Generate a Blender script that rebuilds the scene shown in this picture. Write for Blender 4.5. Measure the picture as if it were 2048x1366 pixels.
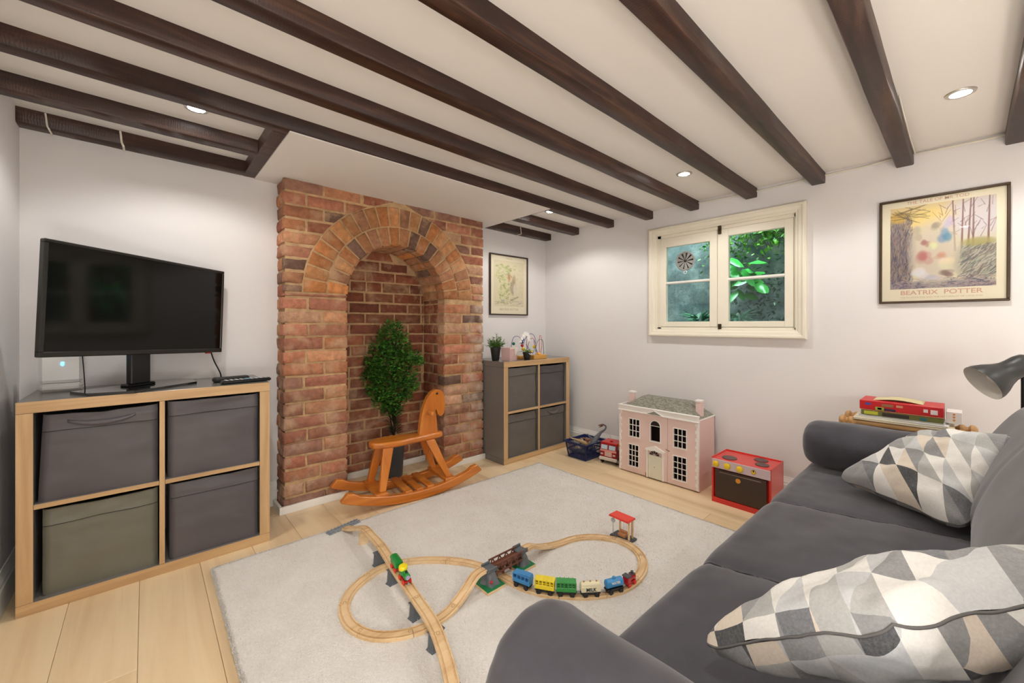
import bpy, bmesh, math, random
import numpy as np
from mathutils import Vector, Matrix, noise

for o in list(bpy.data.objects):
    bpy.data.objects.remove(o)
scene = bpy.context.scene
COL = scene.collection
PI = math.pi
rnd = random.Random(7)

# ------------------------------------------------------------------ camera
YAW = math.atan2(906, 815)                       # heading, measured from +X
cam_d = bpy.data.cameras.new('camera')
cam_d.sensor_width = 36.0
cam_d.lens = 815.0 / 2048.0 * 36.0
cam_d.shift_y = -33.0 / 2048.0
cam_d.clip_start = 0.02
cam = bpy.data.objects.new('camera', cam_d)
cam.location = (0, 0, 1.05)
cam.rotation_euler = (PI / 2, 0, YAW - PI / 2)
COL.objects.link(cam)
scene.camera = cam

# ------------------------------------------------------------------ world, exposure
world = bpy.data.worlds.new('world')
scene.world = world
world.use_nodes = True
bg = world.node_tree.nodes['Background']
bg.inputs[0].default_value = (0.86, 0.95, 1.0, 1)
bg.inputs[1].default_value = 6.5
scene.view_settings.view_transform = 'Standard'
scene.view_settings.look = 'None'
scene.view_settings.gamma = 1.0
scene.view_settings.use_curve_mapping = False
scene.view_settings.exposure = 2.25
LAMP_W = 3.6
FILL_W = 30.0
LAMP_COL = (1.0, 0.97, 0.93)

# ------------------------------------------------------------------ room data
XL, XR, YB, YF = -0.40, 2.86, 2.70, -1.90
def ceil_z(x): return 1.957 - 0.014 * (x + 0.4)
def beam_z(x): return 1.893 - 0.0122 * (x + 0.4)

# ------------------------------------------------------------------ material helpers
def srgb(r, g, b):
    def f(c):
        c = c / 255.0
        return c / 12.92 if c <= 0.04045 else ((c + 0.055) / 1.055) ** 2.4
    return (f(r), f(g), f(b), 1.0)

class NT:
    def __init__(s, name):
        s.m = bpy.data.materials.new(name)
        s.m.use_nodes = True
        s.t = s.m.node_tree
        s.b = s.t.nodes['Principled BSDF']
    def n(s, typ, **kw):
        nd = s.t.nodes.new(typ)
        for k, v in kw.items():
            setattr(nd, k, v)
        return nd
    def l(s, a, b): s.t.links.new(a, b)
    def mapping(s, coord='Object', scale=(1, 1, 1), loc=(0, 0, 0), rot=(0, 0, 0)):
        tc = s.n('ShaderNodeTexCoord')
        mp = s.n('ShaderNodeMapping')
        s.l(tc.outputs[coord], mp.inputs[0])
        mp.inputs['Scale'].default_value = scale
        mp.inputs['Location'].default_value = loc
        mp.inputs['Rotation'].default_value = rot
        return mp
    def noise(s, vec, scale, detail=4, rough=0.55, dist=0.0):
        nz = s.n('ShaderNodeTexNoise')
        nz.inputs['Scale'].default_value = scale
        nz.inputs['Detail'].default_value = detail
        nz.inputs['Roughness'].default_value = rough
        nz.inputs['Distortion'].default_value = dist
        if vec is not None: s.l(vec, nz.inputs['Vector'])
        return nz
    def ramp(s, fac, stops, interp='LINEAR'):
        r = s.n('ShaderNodeValToRGB')
        r.color_ramp.interpolation = interp
        e = r.color_ramp.elements
        e[0].position, e[0].color = stops[0]
        e[1].position, e[1].color = stops[-1]
        for p, c in stops[1:-1]:
            x = e.new(p); x.color = c
        s.l(fac, r.inputs[0])
        return r
    def mix(s, fac, a, b, blend='MIX'):
        m = s.n('ShaderNodeMix', data_type='RGBA', blend_type=blend)
        for idx, val in ((0, fac), (6, a), (7, b)):
            if isinstance(val, (int, float)): m.inputs[idx].default_value = val
            elif isinstance(val, (tuple, list)): m.inputs[idx].default_value = val
            else: s.l(val, m.inputs[idx])
        return m.outputs[2]
    def math(s, op, a, b=0.0, clamp=False):
        m = s.n('ShaderNodeMath', operation=op); m.use_clamp = clamp
        for i, val in enumerate((a, b)):
            if isinstance(val, (int, float)): m.inputs[i].default_value = val
            else: s.l(val, m.inputs[i])
        return m.outputs[0]
    def bump(s, h, strength=0.3, dist=0.01, nrm=None):
        b = s.n('ShaderNodeBump')
        b.inputs['Strength'].default_value = strength
        b.inputs['Distance'].default_value = dist
        s.l(h, b.inputs['Height'])
        if nrm is not None: s.l(nrm, b.inputs['Normal'])
        s.l(b.outputs[0], s.b.inputs['Normal'])
        return b.outputs[0]

def flat(name, col, rough=0.5, metal=0.0, nscale=0, namt=0.1, bscale=0, bstr=0.2, bdist=0.002, coat=0.0, sheen=0.0, spec=0.5):
    t = NT(name)
    c = srgb(*col)
    t.b.inputs['Base Color'].default_value = c
    t.b.inputs['Roughness'].default_value = rough
    t.b.inputs['Metallic'].default_value = metal
    t.b.inputs['Coat Weight'].default_value = coat
    t.b.inputs['Sheen Weight'].default_value = sheen
    t.b.inputs['Specular IOR Level'].default_value = spec
    mp = t.mapping()
    if nscale:
        nz = t.noise(mp.outputs[0], nscale, 5)
        lo = tuple(x * (1 - namt) for x in c[:3]) + (1,)
        hi = tuple(min(1, x * (1 + namt)) for x in c[:3]) + (1,)
        r = t.ramp(nz.outputs[0], [(0.3, lo), (0.7, hi)])
        t.l(r.outputs[0], t.b.inputs['Base Color'])
    if bscale:
        nz2 = t.noise(mp.outputs[0], bscale, 5, 0.6)
        t.bump(nz2.outputs[0], bstr, bdist)
    return t.m

def wood(name, dark, mid, light, axis=0, scale=1.0, rough=0.45, contrast=1.0, bstr=0.15, coat=0.0, rnd_shift=True, knots=0.0):
    t = NT(name)
    sc = [28.0, 28.0, 28.0]; sc[axis] = 1.6
    mp = t.mapping(scale=tuple(v * scale for v in sc))
    vec = mp.outputs[0]
    if rnd_shift:
        oi = t.n('ShaderNodeObjectInfo')
        va = t.n('ShaderNodeVectorMath', operation='ADD')
        k = t.math('MULTIPLY', oi.outputs['Random'], 57.0)
        cb = t.n('ShaderNodeCombineXYZ')
        for i in range(3): t.l(k, cb.inputs[i])
        t.l(vec, va.inputs[0]); t.l(cb.outputs[0], va.inputs[1])
        vec = va.outputs[0]
    n1 = t.noise(vec, 1.0, 6, 0.6, 0.6)
    n2 = t.noise(vec, 0.22, 3, 0.5, 1.4)
    f = t.math('ADD', t.math('MULTIPLY', n1.outputs[0], 0.5), t.math('MULTIPLY', n2.outputs[0], 0.5))
    r = t.ramp(f, [(0.5 - 0.2 * contrast, srgb(*dark)), (0.5, srgb(*mid)), (0.5 + 0.18 * contrast, srgb(*light))])
    col = r.outputs[0]
    if knots:
        mk = t.mapping(scale=tuple((3.0 if i == axis else 9.0) * scale for i in range(3)))
        vo = t.n('ShaderNodeTexVoronoi'); vo.inputs['Scale'].default_value = 1.0
        t.l(mk.outputs[0], vo.inputs['Vector'])
        rk = t.ramp(vo.outputs['Distance'], [(0.02, (1, 1, 1, 1)), (0.10, (0, 0, 0, 1))])
        col = t.mix(t.math('MULTIPLY', rk.outputs[0], knots), col, srgb(*[c * 0.45 for c in dark]))
    t.l(col, t.b.inputs['Base Color'])
    t.b.inputs['Roughness'].default_value = rough
    t.b.inputs['Coat Weight'].default_value = coat
    t.b.inputs['Coat Roughness'].default_value = 0.15
    t.bump(n1.outputs[0], bstr, 0.002)
    return t.m

# ------------------------------------------------------------------ mesh helpers
class MB:
    def __init__(s):
        s.v = []; s.f = []; s.mi = []; s.uv = []; s.cur = 0; s.M = None
    def add(s, vs, fs, mi=None, uvs=None):
        b = len(s.v)
        if s.M is not None: vs = [s.M @ Vector(p) for p in vs]
        s.v.extend([tuple(p) for p in vs])
        for k, f in enumerate(fs):
            s.f.append([b + i for i in f]); s.mi.append(s.cur if mi is None else mi)
            s.uv.append([uvs[i] for i in f] if uvs else None)
        return s
    def box(s, x0, x1, y0, y1, z0, z1, bv=0.0, mi=None):
        if x0 > x1: x0, x1 = x1, x0
        if y0 > y1: y0, y1 = y1, y0
        if z0 > z1: z0, z1 = z1, z0
        bv = min(bv, (x1 - x0) * .45, (y1 - y0) * .45, (z1 - z0) * .45)
        if bv <= 0:
            vs = [(x, y, z) for z in (z0, z1) for y in (y0, y1) for x in (x0, x1)]
            fs = [(0, 2, 3, 1), (4, 5, 7, 6), (0, 1, 5, 4), (2, 6, 7, 3), (0, 4, 6, 2), (1, 3, 7, 5)]
            return s.add(vs, fs, mi)
        c = ((x0, x1), (y0, y1), (z0, z1)); vs = []; idx = {}
        for sx in (0, 1):
            for sy in (0, 1):
                for sz in (0, 1):
                    p = [c[0][sx], c[1][sy], c[2][sz]]; sg = (sx, sy, sz)
                    for a in range(3):
                        q = list(p)
                        for k in range(3):
                            if k != a: q[k] += bv if sg[k] == 0 else -bv
                        idx[(sx, sy, sz, a)] = len(vs); vs.append(tuple(q))
        fs = []
        def g(sg, a): return idx[(sg[0], sg[1], sg[2], a)]
        for a in range(3):
            b_, c_ = (a + 1) % 3, (a + 2) % 3
            for sa in (0, 1):
                q = []
                for sb, sc in ((0, 0), (1, 0), (1, 1), (0, 1)):
                    sg = [0, 0, 0]; sg[a] = sa; sg[b_] = sb; sg[c_] = sc; q.append(g(sg, a))
                fs.append(q if sa else q[::-1])
        for a in range(3):       # edges parallel to a
            b_, c_ = (a + 1) % 3, (a + 2) % 3
            for sb in (0, 1):
                for sc in (0, 1):
                    s0 = [0, 0, 0]; s1 = [0, 0, 0]; s0[b_] = s1[b_] = sb; s0[c_] = s1[c_] = sc; s1[a] = 1
                    q = [g(s0, b_), g(s1, b_), g(s1, c_), g(s0, c_)]
                    fs.append(q if sb == sc else q[::-1])
        for sx in (0, 1):
            for sy in (0, 1):
                for sz in (0, 1):
                    q = [g((sx, sy, sz), a) for a in range(3)]
                    fs.append(q if (sx + sy + sz) % 2 else q[::-1])
        return s.add(vs, fs, mi)
    def prism(s, poly, axis, a, b, mi=None):
        """poly of 2D points in the plane of the other two axes (in xyz order)"""
        def P(p, t):
            q = [0, 0, 0]; o = [i for i in range(3) if i != axis]
            q[o[0]] = p[0]; q[o[1]] = p[1]; q[axis] = t
            return tuple(q)
        n = len(poly)
        vs = [P(p, a) for p in poly] + [P(p, b) for p in poly]
        fs = [list(range(n))[::-1], list(range(n, 2 * n))] + [(i, (i + 1) % n, n + (i + 1) % n, n + i) for i in range(n)]
        return s.add(vs, fs, mi)
    def tube(s, pts, r, n=8, cap=True, mi=None, flat=1.0):
        pts = [Vector(p) for p in pts]
        rs = r if isinstance(r, (list, tuple)) else [r] * len(pts)
        vs = []; fs = []; up = None
        for i, p in enumerate(pts):
            d = (pts[min(i + 1, len(pts) - 1)] - pts[max(i - 1, 0)])
            if d.length < 1e-9: d = Vector((0, 0, 1))
            d.normalize()
            if up is None:
                up = Vector((0, 0, 1)) if abs(d.z) < 0.9 else Vector((1, 0, 0))
            sd = d.cross(up)
            if sd.length < 1e-6: sd = d.orthogonal()
            sd.normalize(); up = sd.cross(d).normalized()
            for k in range(n):
                a = 2 * PI * k / n
                vs.append(p + sd * (math.cos(a) * rs[i]) + up * (math.sin(a) * rs[i] * flat))
        for i in range(len(pts) - 1):
            for k in range(n):
                a, b = i * n + k, i * n + (k + 1) % n
                fs.append((a, b, b + n, a + n))
        if cap:
            fs.append(list(range(n))[::-1]); m = (len(pts) - 1) * n; fs.append(list(range(m, m + n)))
        return s.add(vs, fs, mi)
    def lathe(s, prof, n=24, c=(0, 0, 0), axis=2, mi=None, cap=True):
        vs = []; fs = []
        for r, h in prof:
            for k in range(n):
                a = 2 * PI * k / n; p = [0, 0, 0]
                p[(axis + 1) % 3] = r * math.cos(a); p[(axis + 2) % 3] = r * math.sin(a); p[axis] = h
                vs.append((p[0] + c[0], p[1] + c[1], p[2] + c[2]))
        for i in range(len(prof) - 1):
            for k in range(n):
                a, b = i * n + k, i * n + (k + 1) % n
                fs.append((a, b, b + n, a + n))
        if cap:
            fs.append(list(range(n))[::-1]); m = (len(prof) - 1) * n; fs.append(list(range(m, m + n)))
        return s.add(vs, fs, mi)
    def grid(s, fn, nu, nv, closed_u=False, mi=None, flip=False, uv=True):
        vs = []; uvs = []; fs = []
        for j in range(nv + 1):
            for i in range(nu + (0 if closed_u else 1)):
                u, v = i / nu, j / nv
                vs.append(fn(u, v)); uvs.append((u, v))
        w = nu if closed_u else nu + 1
        for j in range(nv):
            for i in range(nu):
                a = j * w + i; b = j * w + (i + 1) % w
                q = (a, b, b + w, a + w)
                fs.append(q[::-1] if flip else q)
        return s.add(vs, fs, mi, uvs if uv else None)
    def ball(s, c, r, n=12, m=8, sc=(1, 1, 1), mi=None):
        vs = [(c[0], c[1], c[2] - r * sc[2])]; fs = []
        for j in range(1, m):
            t = -PI / 2 + PI * j / m
            for k in range(n):
                a = 2 * PI * k / n
                vs.append((c[0] + r * sc[0] * math.cos(t) * math.cos(a), c[1] + r * sc[1] * math.cos(t) * math.sin(a), c[2] + r * sc[2] * math.sin(t)))
        vs.append((c[0], c[1], c[2] + r * sc[2]))
        for k in range(n):
            fs.append((0, 1 + (k + 1) % n, 1 + k))
            for j in range(m - 2):
                a = 1 + j * n + k; b = 1 + j * n + (k + 1) % n
                fs.append((a, b, b + n, a + n))
            fs.append((len(vs) - 1, 1 + (m - 2) * n + k, 1 + (m - 2) * n + (k + 1) % n))
        return s.add(vs, fs, mi)
    def build(s, name, mats, parent=None, smooth=None, shift=None):
        me = bpy.data.meshes.new(name)
        vs = s.v
        if shift is not None: vs = [(a - shift[0], b - shift[1], c - shift[2]) for a, b, c in vs]
        me.from_pydata(vs, [], s.f)
        if not isinstance(mats, (list, tuple)): mats = [mats]
        for m in mats: me.materials.append(m)
        me.polygons.foreach_set('material_index', s.mi)
        if any(u is not None for u in s.uv):
            ul = me.uv_layers.new(name='uv')
            flatuv = []
            for f, u in zip(s.f, s.uv):
                for k in range(len(f)): flatuv.extend(u[k] if u else (0, 0))
            ul.data.foreach_set('uv', flatuv)
        me.validate()
        if smooth is not None:
            me.polygons.foreach_set('use_smooth', [True] * len(me.polygons))
            me.set_sharp_from_angle(angle=math.radians(smooth))
        me.update()
        o = bpy.data.objects.new(name, me)
        COL.objects.link(o)
        if parent is not None: o.parent = parent
        return o

def thing(name, label, cat, loc=(0, 0, 0), rz=0.0, group=None):
    o = bpy.data.objects.new(name, None)
    COL.objects.link(o)
    o.empty_display_size = 0.05
    o.location = loc; o.rotation_euler = (0, 0, rz)
    o['label'] = label; o['category'] = cat
    if group: o['group'] = group
    return o
def tag(o, label, cat, group=None):
    o['label'] = label; o['category'] = cat
    if group: o['group'] = group
    return o
def struct(o, label=None, cat=None):
    o['kind'] = 'structure'
    if label: o['label'] = label
    if cat: o['category'] = cat
    return o
def sroot(name, label=None, cat=None):
    o = bpy.data.objects.new(name, None); COL.objects.link(o)
    return struct(o, label, cat)
def fix_normals(o):
    bm = bmesh.new(); bm.from_mesh(o.data); bmesh.ops.recalc_face_normals(bm, faces=bm.faces)
    bm.to_mesh(o.data); bm.free(); return o
def text(name, body, size, mtx, m, parent, align='CENTER', ext=0.0003, sx=1.0, bold=0.0):
    c = bpy.data.curves.new(name, 'FONT')
    c.body = body; c.size = size; c.align_x = align; c.align_y = 'CENTER'
    c.extrude = ext; c.offset = bold; c.resolution_u = 3
    c.materials.append(m)
    o = bpy.data.objects.new(name, c); COL.objects.link(o)
    me = bpy.data.meshes.new_from_object(o)
    bpy.data.objects.remove(o)
    o = bpy.data.objects.new(name, me); COL.objects.link(o)
    o.parent = parent
    o.matrix_local = mtx @ Matrix.Diagonal((sx, 1, 1, 1))
    return o
def frame(x, y, z, o):
    m = Matrix.Identity(4)
    for i, a in enumerate((x, y, z)):
        for k in range(3): m[k][i] = a[k]
    for k in range(3): m[k][3] = o[k]
    return m
def copy_tree(o, parent=None):
    c = o.copy(); COL.objects.link(c)
    if parent is not None: c.parent = parent
    for ch in list(o.children): copy_tree(ch, c)
    return c
def spline(pts, n=12, closed=False):
    """Catmull-Rom through points"""
    P = [Vector(p) for p in pts]; out = []
    N = len(P); seg = N if closed else N - 1
    for i in range(seg):
        if closed: p0, p1, p2, p3 = P[i - 1], P[i], P[(i + 1) % N], P[(i + 2) % N]
        else: p0, p1, p2, p3 = P[max(i - 1, 0)], P[i], P[i + 1], P[min(i + 2, N - 1)]
        for k in range(n):
            t = k / n
            out.append(0.5 * ((2 * p1) + (p2 - p0) * t + (2 * p0 - 5 * p1 + 4 * p2 - p3) * t * t + (3 * p1 - p0 - 3 * p2 + p3) * t ** 3))
    if not closed: out.append(P[-1].copy())
    return out
def nz(x, y, z, s=1.0): return noise.noise(Vector((x * s, y * s, z * s)))

# ------------------------------------------------------------------ materials
m_wall = flat('painted_plaster', (230, 227, 226), 0.7, bscale=60, bstr=0.04, nscale=1.5, namt=0.012)
m_ceil = flat('ceiling_paint', (234, 230, 224), 0.75, bscale=40, bstr=0.05, nscale=2.0, namt=0.012)
m_trim = flat('white_gloss_paint', (240, 238, 232), 0.35, bscale=30, bstr=0.03)
m_window = flat('cream_window_paint', (238, 232, 214), 0.4, nscale=6, namt=0.02, bscale=50, bstr=0.05)
def beam_material():
    t = NT('dark_beam_wood')
    mp = t.mapping(scale=(2.2, 24, 24))
    n1 = t.noise(mp.outputs[0], 1.0, 7, 0.65, 0.8)
    mp2 = t.mapping(scale=(1, 1, 1))
    n2 = t.noise(mp2.outputs[0], 5.0, 4)
    w = t.n('ShaderNodeTexWave', wave_type='BANDS', bands_direction='X')
    t.l(mp2.outputs[0], w.inputs['Vector'])
    w.inputs['Scale'].default_value = 36; w.inputs['Distortion'].default_value = 9; w.inputs['Detail'].default_value = 3
    c = t.ramp(n1.outputs[0], [(0.28, srgb(30, 15, 11)), (0.5, srgb(60, 34, 25)), (0.74, srgb(106, 72, 54))])
    c2 = t.mix(t.math('MULTIPLY', n2.outputs[0], 0.5), c.outputs[0], srgb(34, 18, 13))
    vo = t.n('ShaderNodeTexVoronoi'); vo.inputs['Scale'].default_value = 1.0
    mk = t.mapping(scale=(2.6, 9, 9)); t.l(mk.outputs[0], vo.inputs['Vector'])
    k = t.ramp(vo.outputs['Distance'], [(0.05, (1, 1, 1, 1)), (0.13, (0, 0, 0, 1))])
    c3 = t.mix(t.math('MULTIPLY', k.outputs[0], 0.8), c2, srgb(22, 11, 9))
    t.l(c3, t.b.inputs['Base Color'])
    t.b.inputs['Roughness'].default_value = 0.42
    h = t.math('ADD', n1.outputs[0], t.math('MULTIPLY', w.outputs[1], 0.12))
    t.bump(h, 0.45, 0.004)
    return t.m
m_beam = beam_material()

def brick_material():
    t = NT('old_brick')
    oi = t.n('ShaderNodeObjectInfo')
    geo = t.n('ShaderNodeNewGeometry')
    n1 = t.noise(geo.outputs['Position'], 26, 7, 0.65)
    n2 = t.noise(geo.outputs['Position'], 120, 4, 0.7)
    n3 = t.noise(geo.outputs['Position'], 9, 5, 0.6)
    col = t.mix(1.0, oi.outputs['Color'], t.ramp(n1.outputs[0], [(0.25, (0.60, 0.56, 0.54, 1)), (0.72, (1.3, 1.25, 1.2, 1))]).outputs[0], 'MULTIPLY')
    smear = t.ramp(n3.outputs[0], [(0.52, (0, 0, 0, 1)), (0.66, (1, 1, 1, 1))])
    col = t.mix(t.math('MULTIPLY', smear.outputs[0], 0.6), col, srgb(206, 172, 136))
    pits = t.ramp(n2.outputs[0], [(0.27, (1, 1, 1, 1)), (0.36, (0, 0, 0, 1))])
    col = t.mix(t.math('MULTIPLY', pits.outputs[0], 0.75), col, srgb(70, 38, 28))
    # lime bloom on the right hand pier
    sp = t.n('ShaderNodeSeparateXYZ'); t.l(geo.outputs['Position'], sp.inputs[0])
    fx = t.n('ShaderNodeMapRange'); fx.inputs[1].default_value = 1.78; fx.inputs[2].default_value = 1.97; t.l(sp.outputs[0], fx.inputs[0])
    f1 = t.n('ShaderNodeMapRange'); f1.inputs[1].default_value = 1.5; f1.inputs[2].default_value = 1.1; t.l(sp.outputs[2], f1.inputs[0])
    f2 = t.n('ShaderNodeMapRange'); f2.inputs[1].default_value = 0.02; f2.inputs[2].default_value = 0.3; t.l(sp.outputs[2], f2.inputs[0])
    f3 = t.n('ShaderNodeMapRange'); f3.inputs[1].default_value = 1.15; f3.inputs[2].default_value = 0.2; t.l(sp.outputs[2], f3.inputs[0])
    mask = t.math('MULTIPLY', t.math('MULTIPLY', fx.outputs[0], f1.outputs[0]), f2.outputs[0])
    low = t.math('MULTIPLY', f3.outputs[0], 0.18)
    nm = t.ramp(n3.outputs[0], [(0.40, (0, 0, 0, 1)), (0.58, (1, 1, 1, 1))])
    mask = t.math('MULTIPLY', t.math('ADD', mask, low, True), nm.outputs[0])
    col = t.mix(t.math('MULTIPLY', mask, 0.75), col, srgb(214, 196, 182))
    t.l(col, t.b.inputs['Base Color'])
    t.b.inputs['Roughness'].default_value = 0.9
    t.b.inputs['Specular IOR Level'].default_value = 0.25
    h = t.math('ADD', t.math('MULTIPLY', n1.outputs[0], 1.0), t.math('MULTIPLY', n2.outputs[0], 0.5))
    t.bump(h, 1.0, 0.010)
    return t.m
m_brick = brick_material()
m_mortar = flat('lime_mortar', (200, 166, 126), 0.95, nscale=18, namt=0.22, bscale=60, bstr=1.0, bdist=0.010, spec=0.2)

m_plank = wood('oak_laminate', (188, 152, 106), (232, 206, 166), (247, 228, 192), axis=1, scale=0.42, rough=0.34, contrast=1.5, bstr=0.05, knots=0.32)
m_under = flat('floor_underlay', (120, 95, 65), 0.8)
m_oakedge = wood('oak_veneer_edge', (170, 134, 92), (196, 160, 114), (212, 178, 132), axis=0, scale=1.2, rough=0.5, bstr=0.05, contrast=0.8)
m_oakedge_v = wood('oak_veneer_edge_upright', (170, 134, 92), (196, 160, 114), (212, 178, 132), axis=2, scale=1.2, rough=0.5, bstr=0.05, contrast=0.8)
m_taupe = flat('grey_laminate', (118, 115, 110), 0.22, nscale=5, namt=0.04)
m_pine = wood('varnished_pine', (164, 84, 22), (204, 120, 40), (222, 146, 62), axis=0, scale=0.9, rough=0.3, contrast=1.0, bstr=0.04, coat=0.5, knots=0.5)
m_pine_v = wood('varnished_pine_upright', (164, 84, 22), (204, 120, 40), (222, 146, 62), axis=2, scale=0.9, rough=0.3, contrast=1.0, bstr=0.04, coat=0.5, knots=0.7)
m_beech = wood('beech_wood', (204, 166, 120), (226, 194, 148), (236, 208, 168), axis=0, scale=1.5, rough=0.45, contrast=0.8, bstr=0.04)
m_peg = flat('shadowed_beech', (168, 128, 84), 0.6)  # beech darkened as shade in the track joint gaps; also colours filler caps
m_white = flat('white_plastic', (236, 236, 234), 0.3)
m_black = flat('black_plastic', (16, 16, 17), 0.28)
m_blackm = flat('black_matt', (28, 28, 29), 0.5)

# ================================================================== ROOM
# floor: individual planks running along Y
fl = MB().box(XL - .1, XR + .1, YF - .1, 3.0, -0.06, -0.008).build('floor', m_under)
struct(fl, 'pale oak laminate floor of long planks')
k = 0
x = -0.412
while x < XR:
    x1 = min(x + 0.197, XR + 0.02)
    y = YF - rnd.uniform(0.1, 1.2)
    while y < 2.9:
        y1 = y + 1.285
        ya, yb = max(y, YF), min(y1, 2.88)
        if yb - ya > 0.02:
            MB().box(max(x, XL) + .0005, x1 - .0005, ya + .0005, yb - .0005, -0.008, 0.0, 0.0011).build('plank', m_plank, fl)
        y = y1
    x = x1

# ceiling slab, tilted a little as in the old cellar
def slab(name, x0, x1, y0, y1, za, zb, th, m, parent=None):
    mb = MB()
    vs = [(x0, y0, za), (x1, y0, zb), (x1, y1, zb), (x0, y1, za), (x0, y0, za + th), (x1, y0, zb + th), (x1, y1, zb + th), (x0, y1, za + th)]
    mb.add(vs, [(0, 3, 2, 1), (4, 5, 6, 7), (0, 1, 5, 4), (1, 2, 6, 5), (2, 3, 7, 6), (3, 0, 4, 7)])
    return mb.build(name, m, parent)
ce = slab('ceiling', XL - .15, XR + .3, YF - .15, 3.1, ceil_z(XL - .15), ceil_z(XR + .3), 0.2, m_ceil)
struct(ce, 'white plaster ceiling between the dark beams')

# walls
struct(MB().box(XL - .15, XL, YF - .15, 3.1, -.05, 2.1).build('wall_left', m_wall), 'white wall at the left edge beside the television cube unit')
struct(MB().box(XL - .15, XR + .3, YF - .15, YF, -.05, 2.1).build('wall_front', m_wall))
wb = MB().box(XL, 0.60, YB, YB + .2, 0, 2.1).box(1.96, XR + .05, YB, YB + .2, 0, 2.1).box(0.6, 1.96, 2.87, 2.9, 0, 2.1)
struct(wb.build('wall_back', m_wall), 'white alcove wall on both sides of the brick chimney')
# window wall with the opening
WY0, WY1, WZ0, WZ1 = 0.66, 1.600, 1.000, 1.750
wr = MB()
wr.box(XR, XR + .20, YF - .15, WY0, -.05, 2.1).box(XR, XR + .20, WY1, 3.1, -.05, 2.1)
wr.box(XR, XR + .20, WY0, WY1, -.05, WZ0).box(XR, XR + .20, WY0, WY1, WZ1, 2.1)
struct(wr.build('wall_right', m_wall), 'white wall with the small casement window')

# skirting boards
def skirting(name, axis, a, b, pos, sgn, h=0.14):
    prof = [(0, 0), (0.017, 0), (0.017, h - .045), (0.013, h - .038), (0.013, h - .03), (0.009, h - .02), (0.005, h - .006), (0.004, h), (0, h)]
    prof = [(pos + sgn * p, z) for p, z in prof]
    mb = MB().prism(prof, axis, a, b)
    return struct(fix_normals(mb.build(name, m_trim)))
skirting('baseboard_right', 1, YF, YB, XR, -1)
skirting('baseboard_left', 1, YF, YB, XL, 1)
skirting('baseboard_back', 0, XL, 0.57, YB, -1)
skirting('baseboard_back', 0, 1.985, XR, YB, -1)

# beams
def beam(y0, y1, x0, x1, label, dz=0.0):
    mb = MB()
    n = 26; L = x1 - x0
    ring = []
    for i in range(n + 1):
        xx = x0 + L * i / n
        zb = beam_z(xx) + dz; zt = ceil_z(xx) + .01
        j = lambda s: 0.0022 * nz(xx * 3.1, y0 * 9, s * 4.7) + 0.0012 * nz(xx * 16, y0 * 5, s * 3.3)
        b = 0.004
        ring.append([(xx, y0 + j(1), zt), (xx, y0 + j(2), zb + b), (xx, y0 + b + j(3), zb + j(4)), (xx, y1 - b + j(5), zb + j(6)), (xx, y1 + j(7), zb + b), (xx, y1 + j(8), zt)])
    vs = [p for r in ring for p in r]; fs = []
    for i in range(n):
        for q in range(6):
            a = i * 6 + q; c = i * 6 + (q + 1) % 6
            fs.append((a, c, c + 6, a + 6))
    fs.append((0, 5, 4, 3, 2, 1)); m = n * 6
    fs.append((m, m + 1, m + 2, m + 3, m + 4, m + 5))
    o = fix_normals(mb.add(vs, fs).build('beam', m_beam, smooth=50))
    return struct(o, label)
beam(-.885, -.81, XL, XR, 'dark ceiling beam behind the viewer, farthest from the fireplace')
beam(-.54, -.465, XL, XR, 'dark ceiling beam behind the viewer')
beam(-.195, -.12, XL, XR, 'dark beam cut off at the top right corner beside the downlight')
beam(.171, .237, XL, XR, 'dark beam above the large framed poster')
beam(.528, .592, XL, XR, 'dark beam ending right of the window')
beam(.875, .941, XL, XR, 'dark beam ending above the right casement')
beam(1.236, 1.302, XL, XR, 'dark beam ending above the left casement')
beam(1.581, 1.645, XL, XR, 'dark beam ending above the left edge of the window')
beam(1.927, 1.99, XL, XR, 'dark beam running along the edge of the white hearth panel')
beam(2.29, 2.365, XL, .41, 'short dark beam over the television')
beam(2.625, YB, XL, .41, 'short dark beam against the wall behind the television')
beam(2.29, 2.365, 2.09, XR, 'short dark beam over the small cube unit')
beam(2.625, YB, 2.09, XR, 'short dark beam against the wall above the small poster')
# header beams each side of the hearth panel
hb = MB().box(.405, .462, 1.985, YB, beam_z(.43) + .0, ceil_z(.43) + .01, .003).build('beam', m_beam)
struct(hb, 'short dark trimmer beam at the left end of the white hearth panel')
hb = MB().box(2.098, 2.15, 1.985, YB, beam_z(2.1) + .012, ceil_z(2.1) + .01, .003).build('beam', m_beam)
struct(hb, 'short dark trimmer beam at the right end of the white hearth panel')
# boxed white panel above the hearth
pz = slab('ceiling_panel', .460, 2.10, 1.935, YB, beam_z(.46) - .005, beam_z(2.10) - .004, .05, m_ceil)
struct(pz, 'flat white boxed panel above the brick fireplace')

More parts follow.
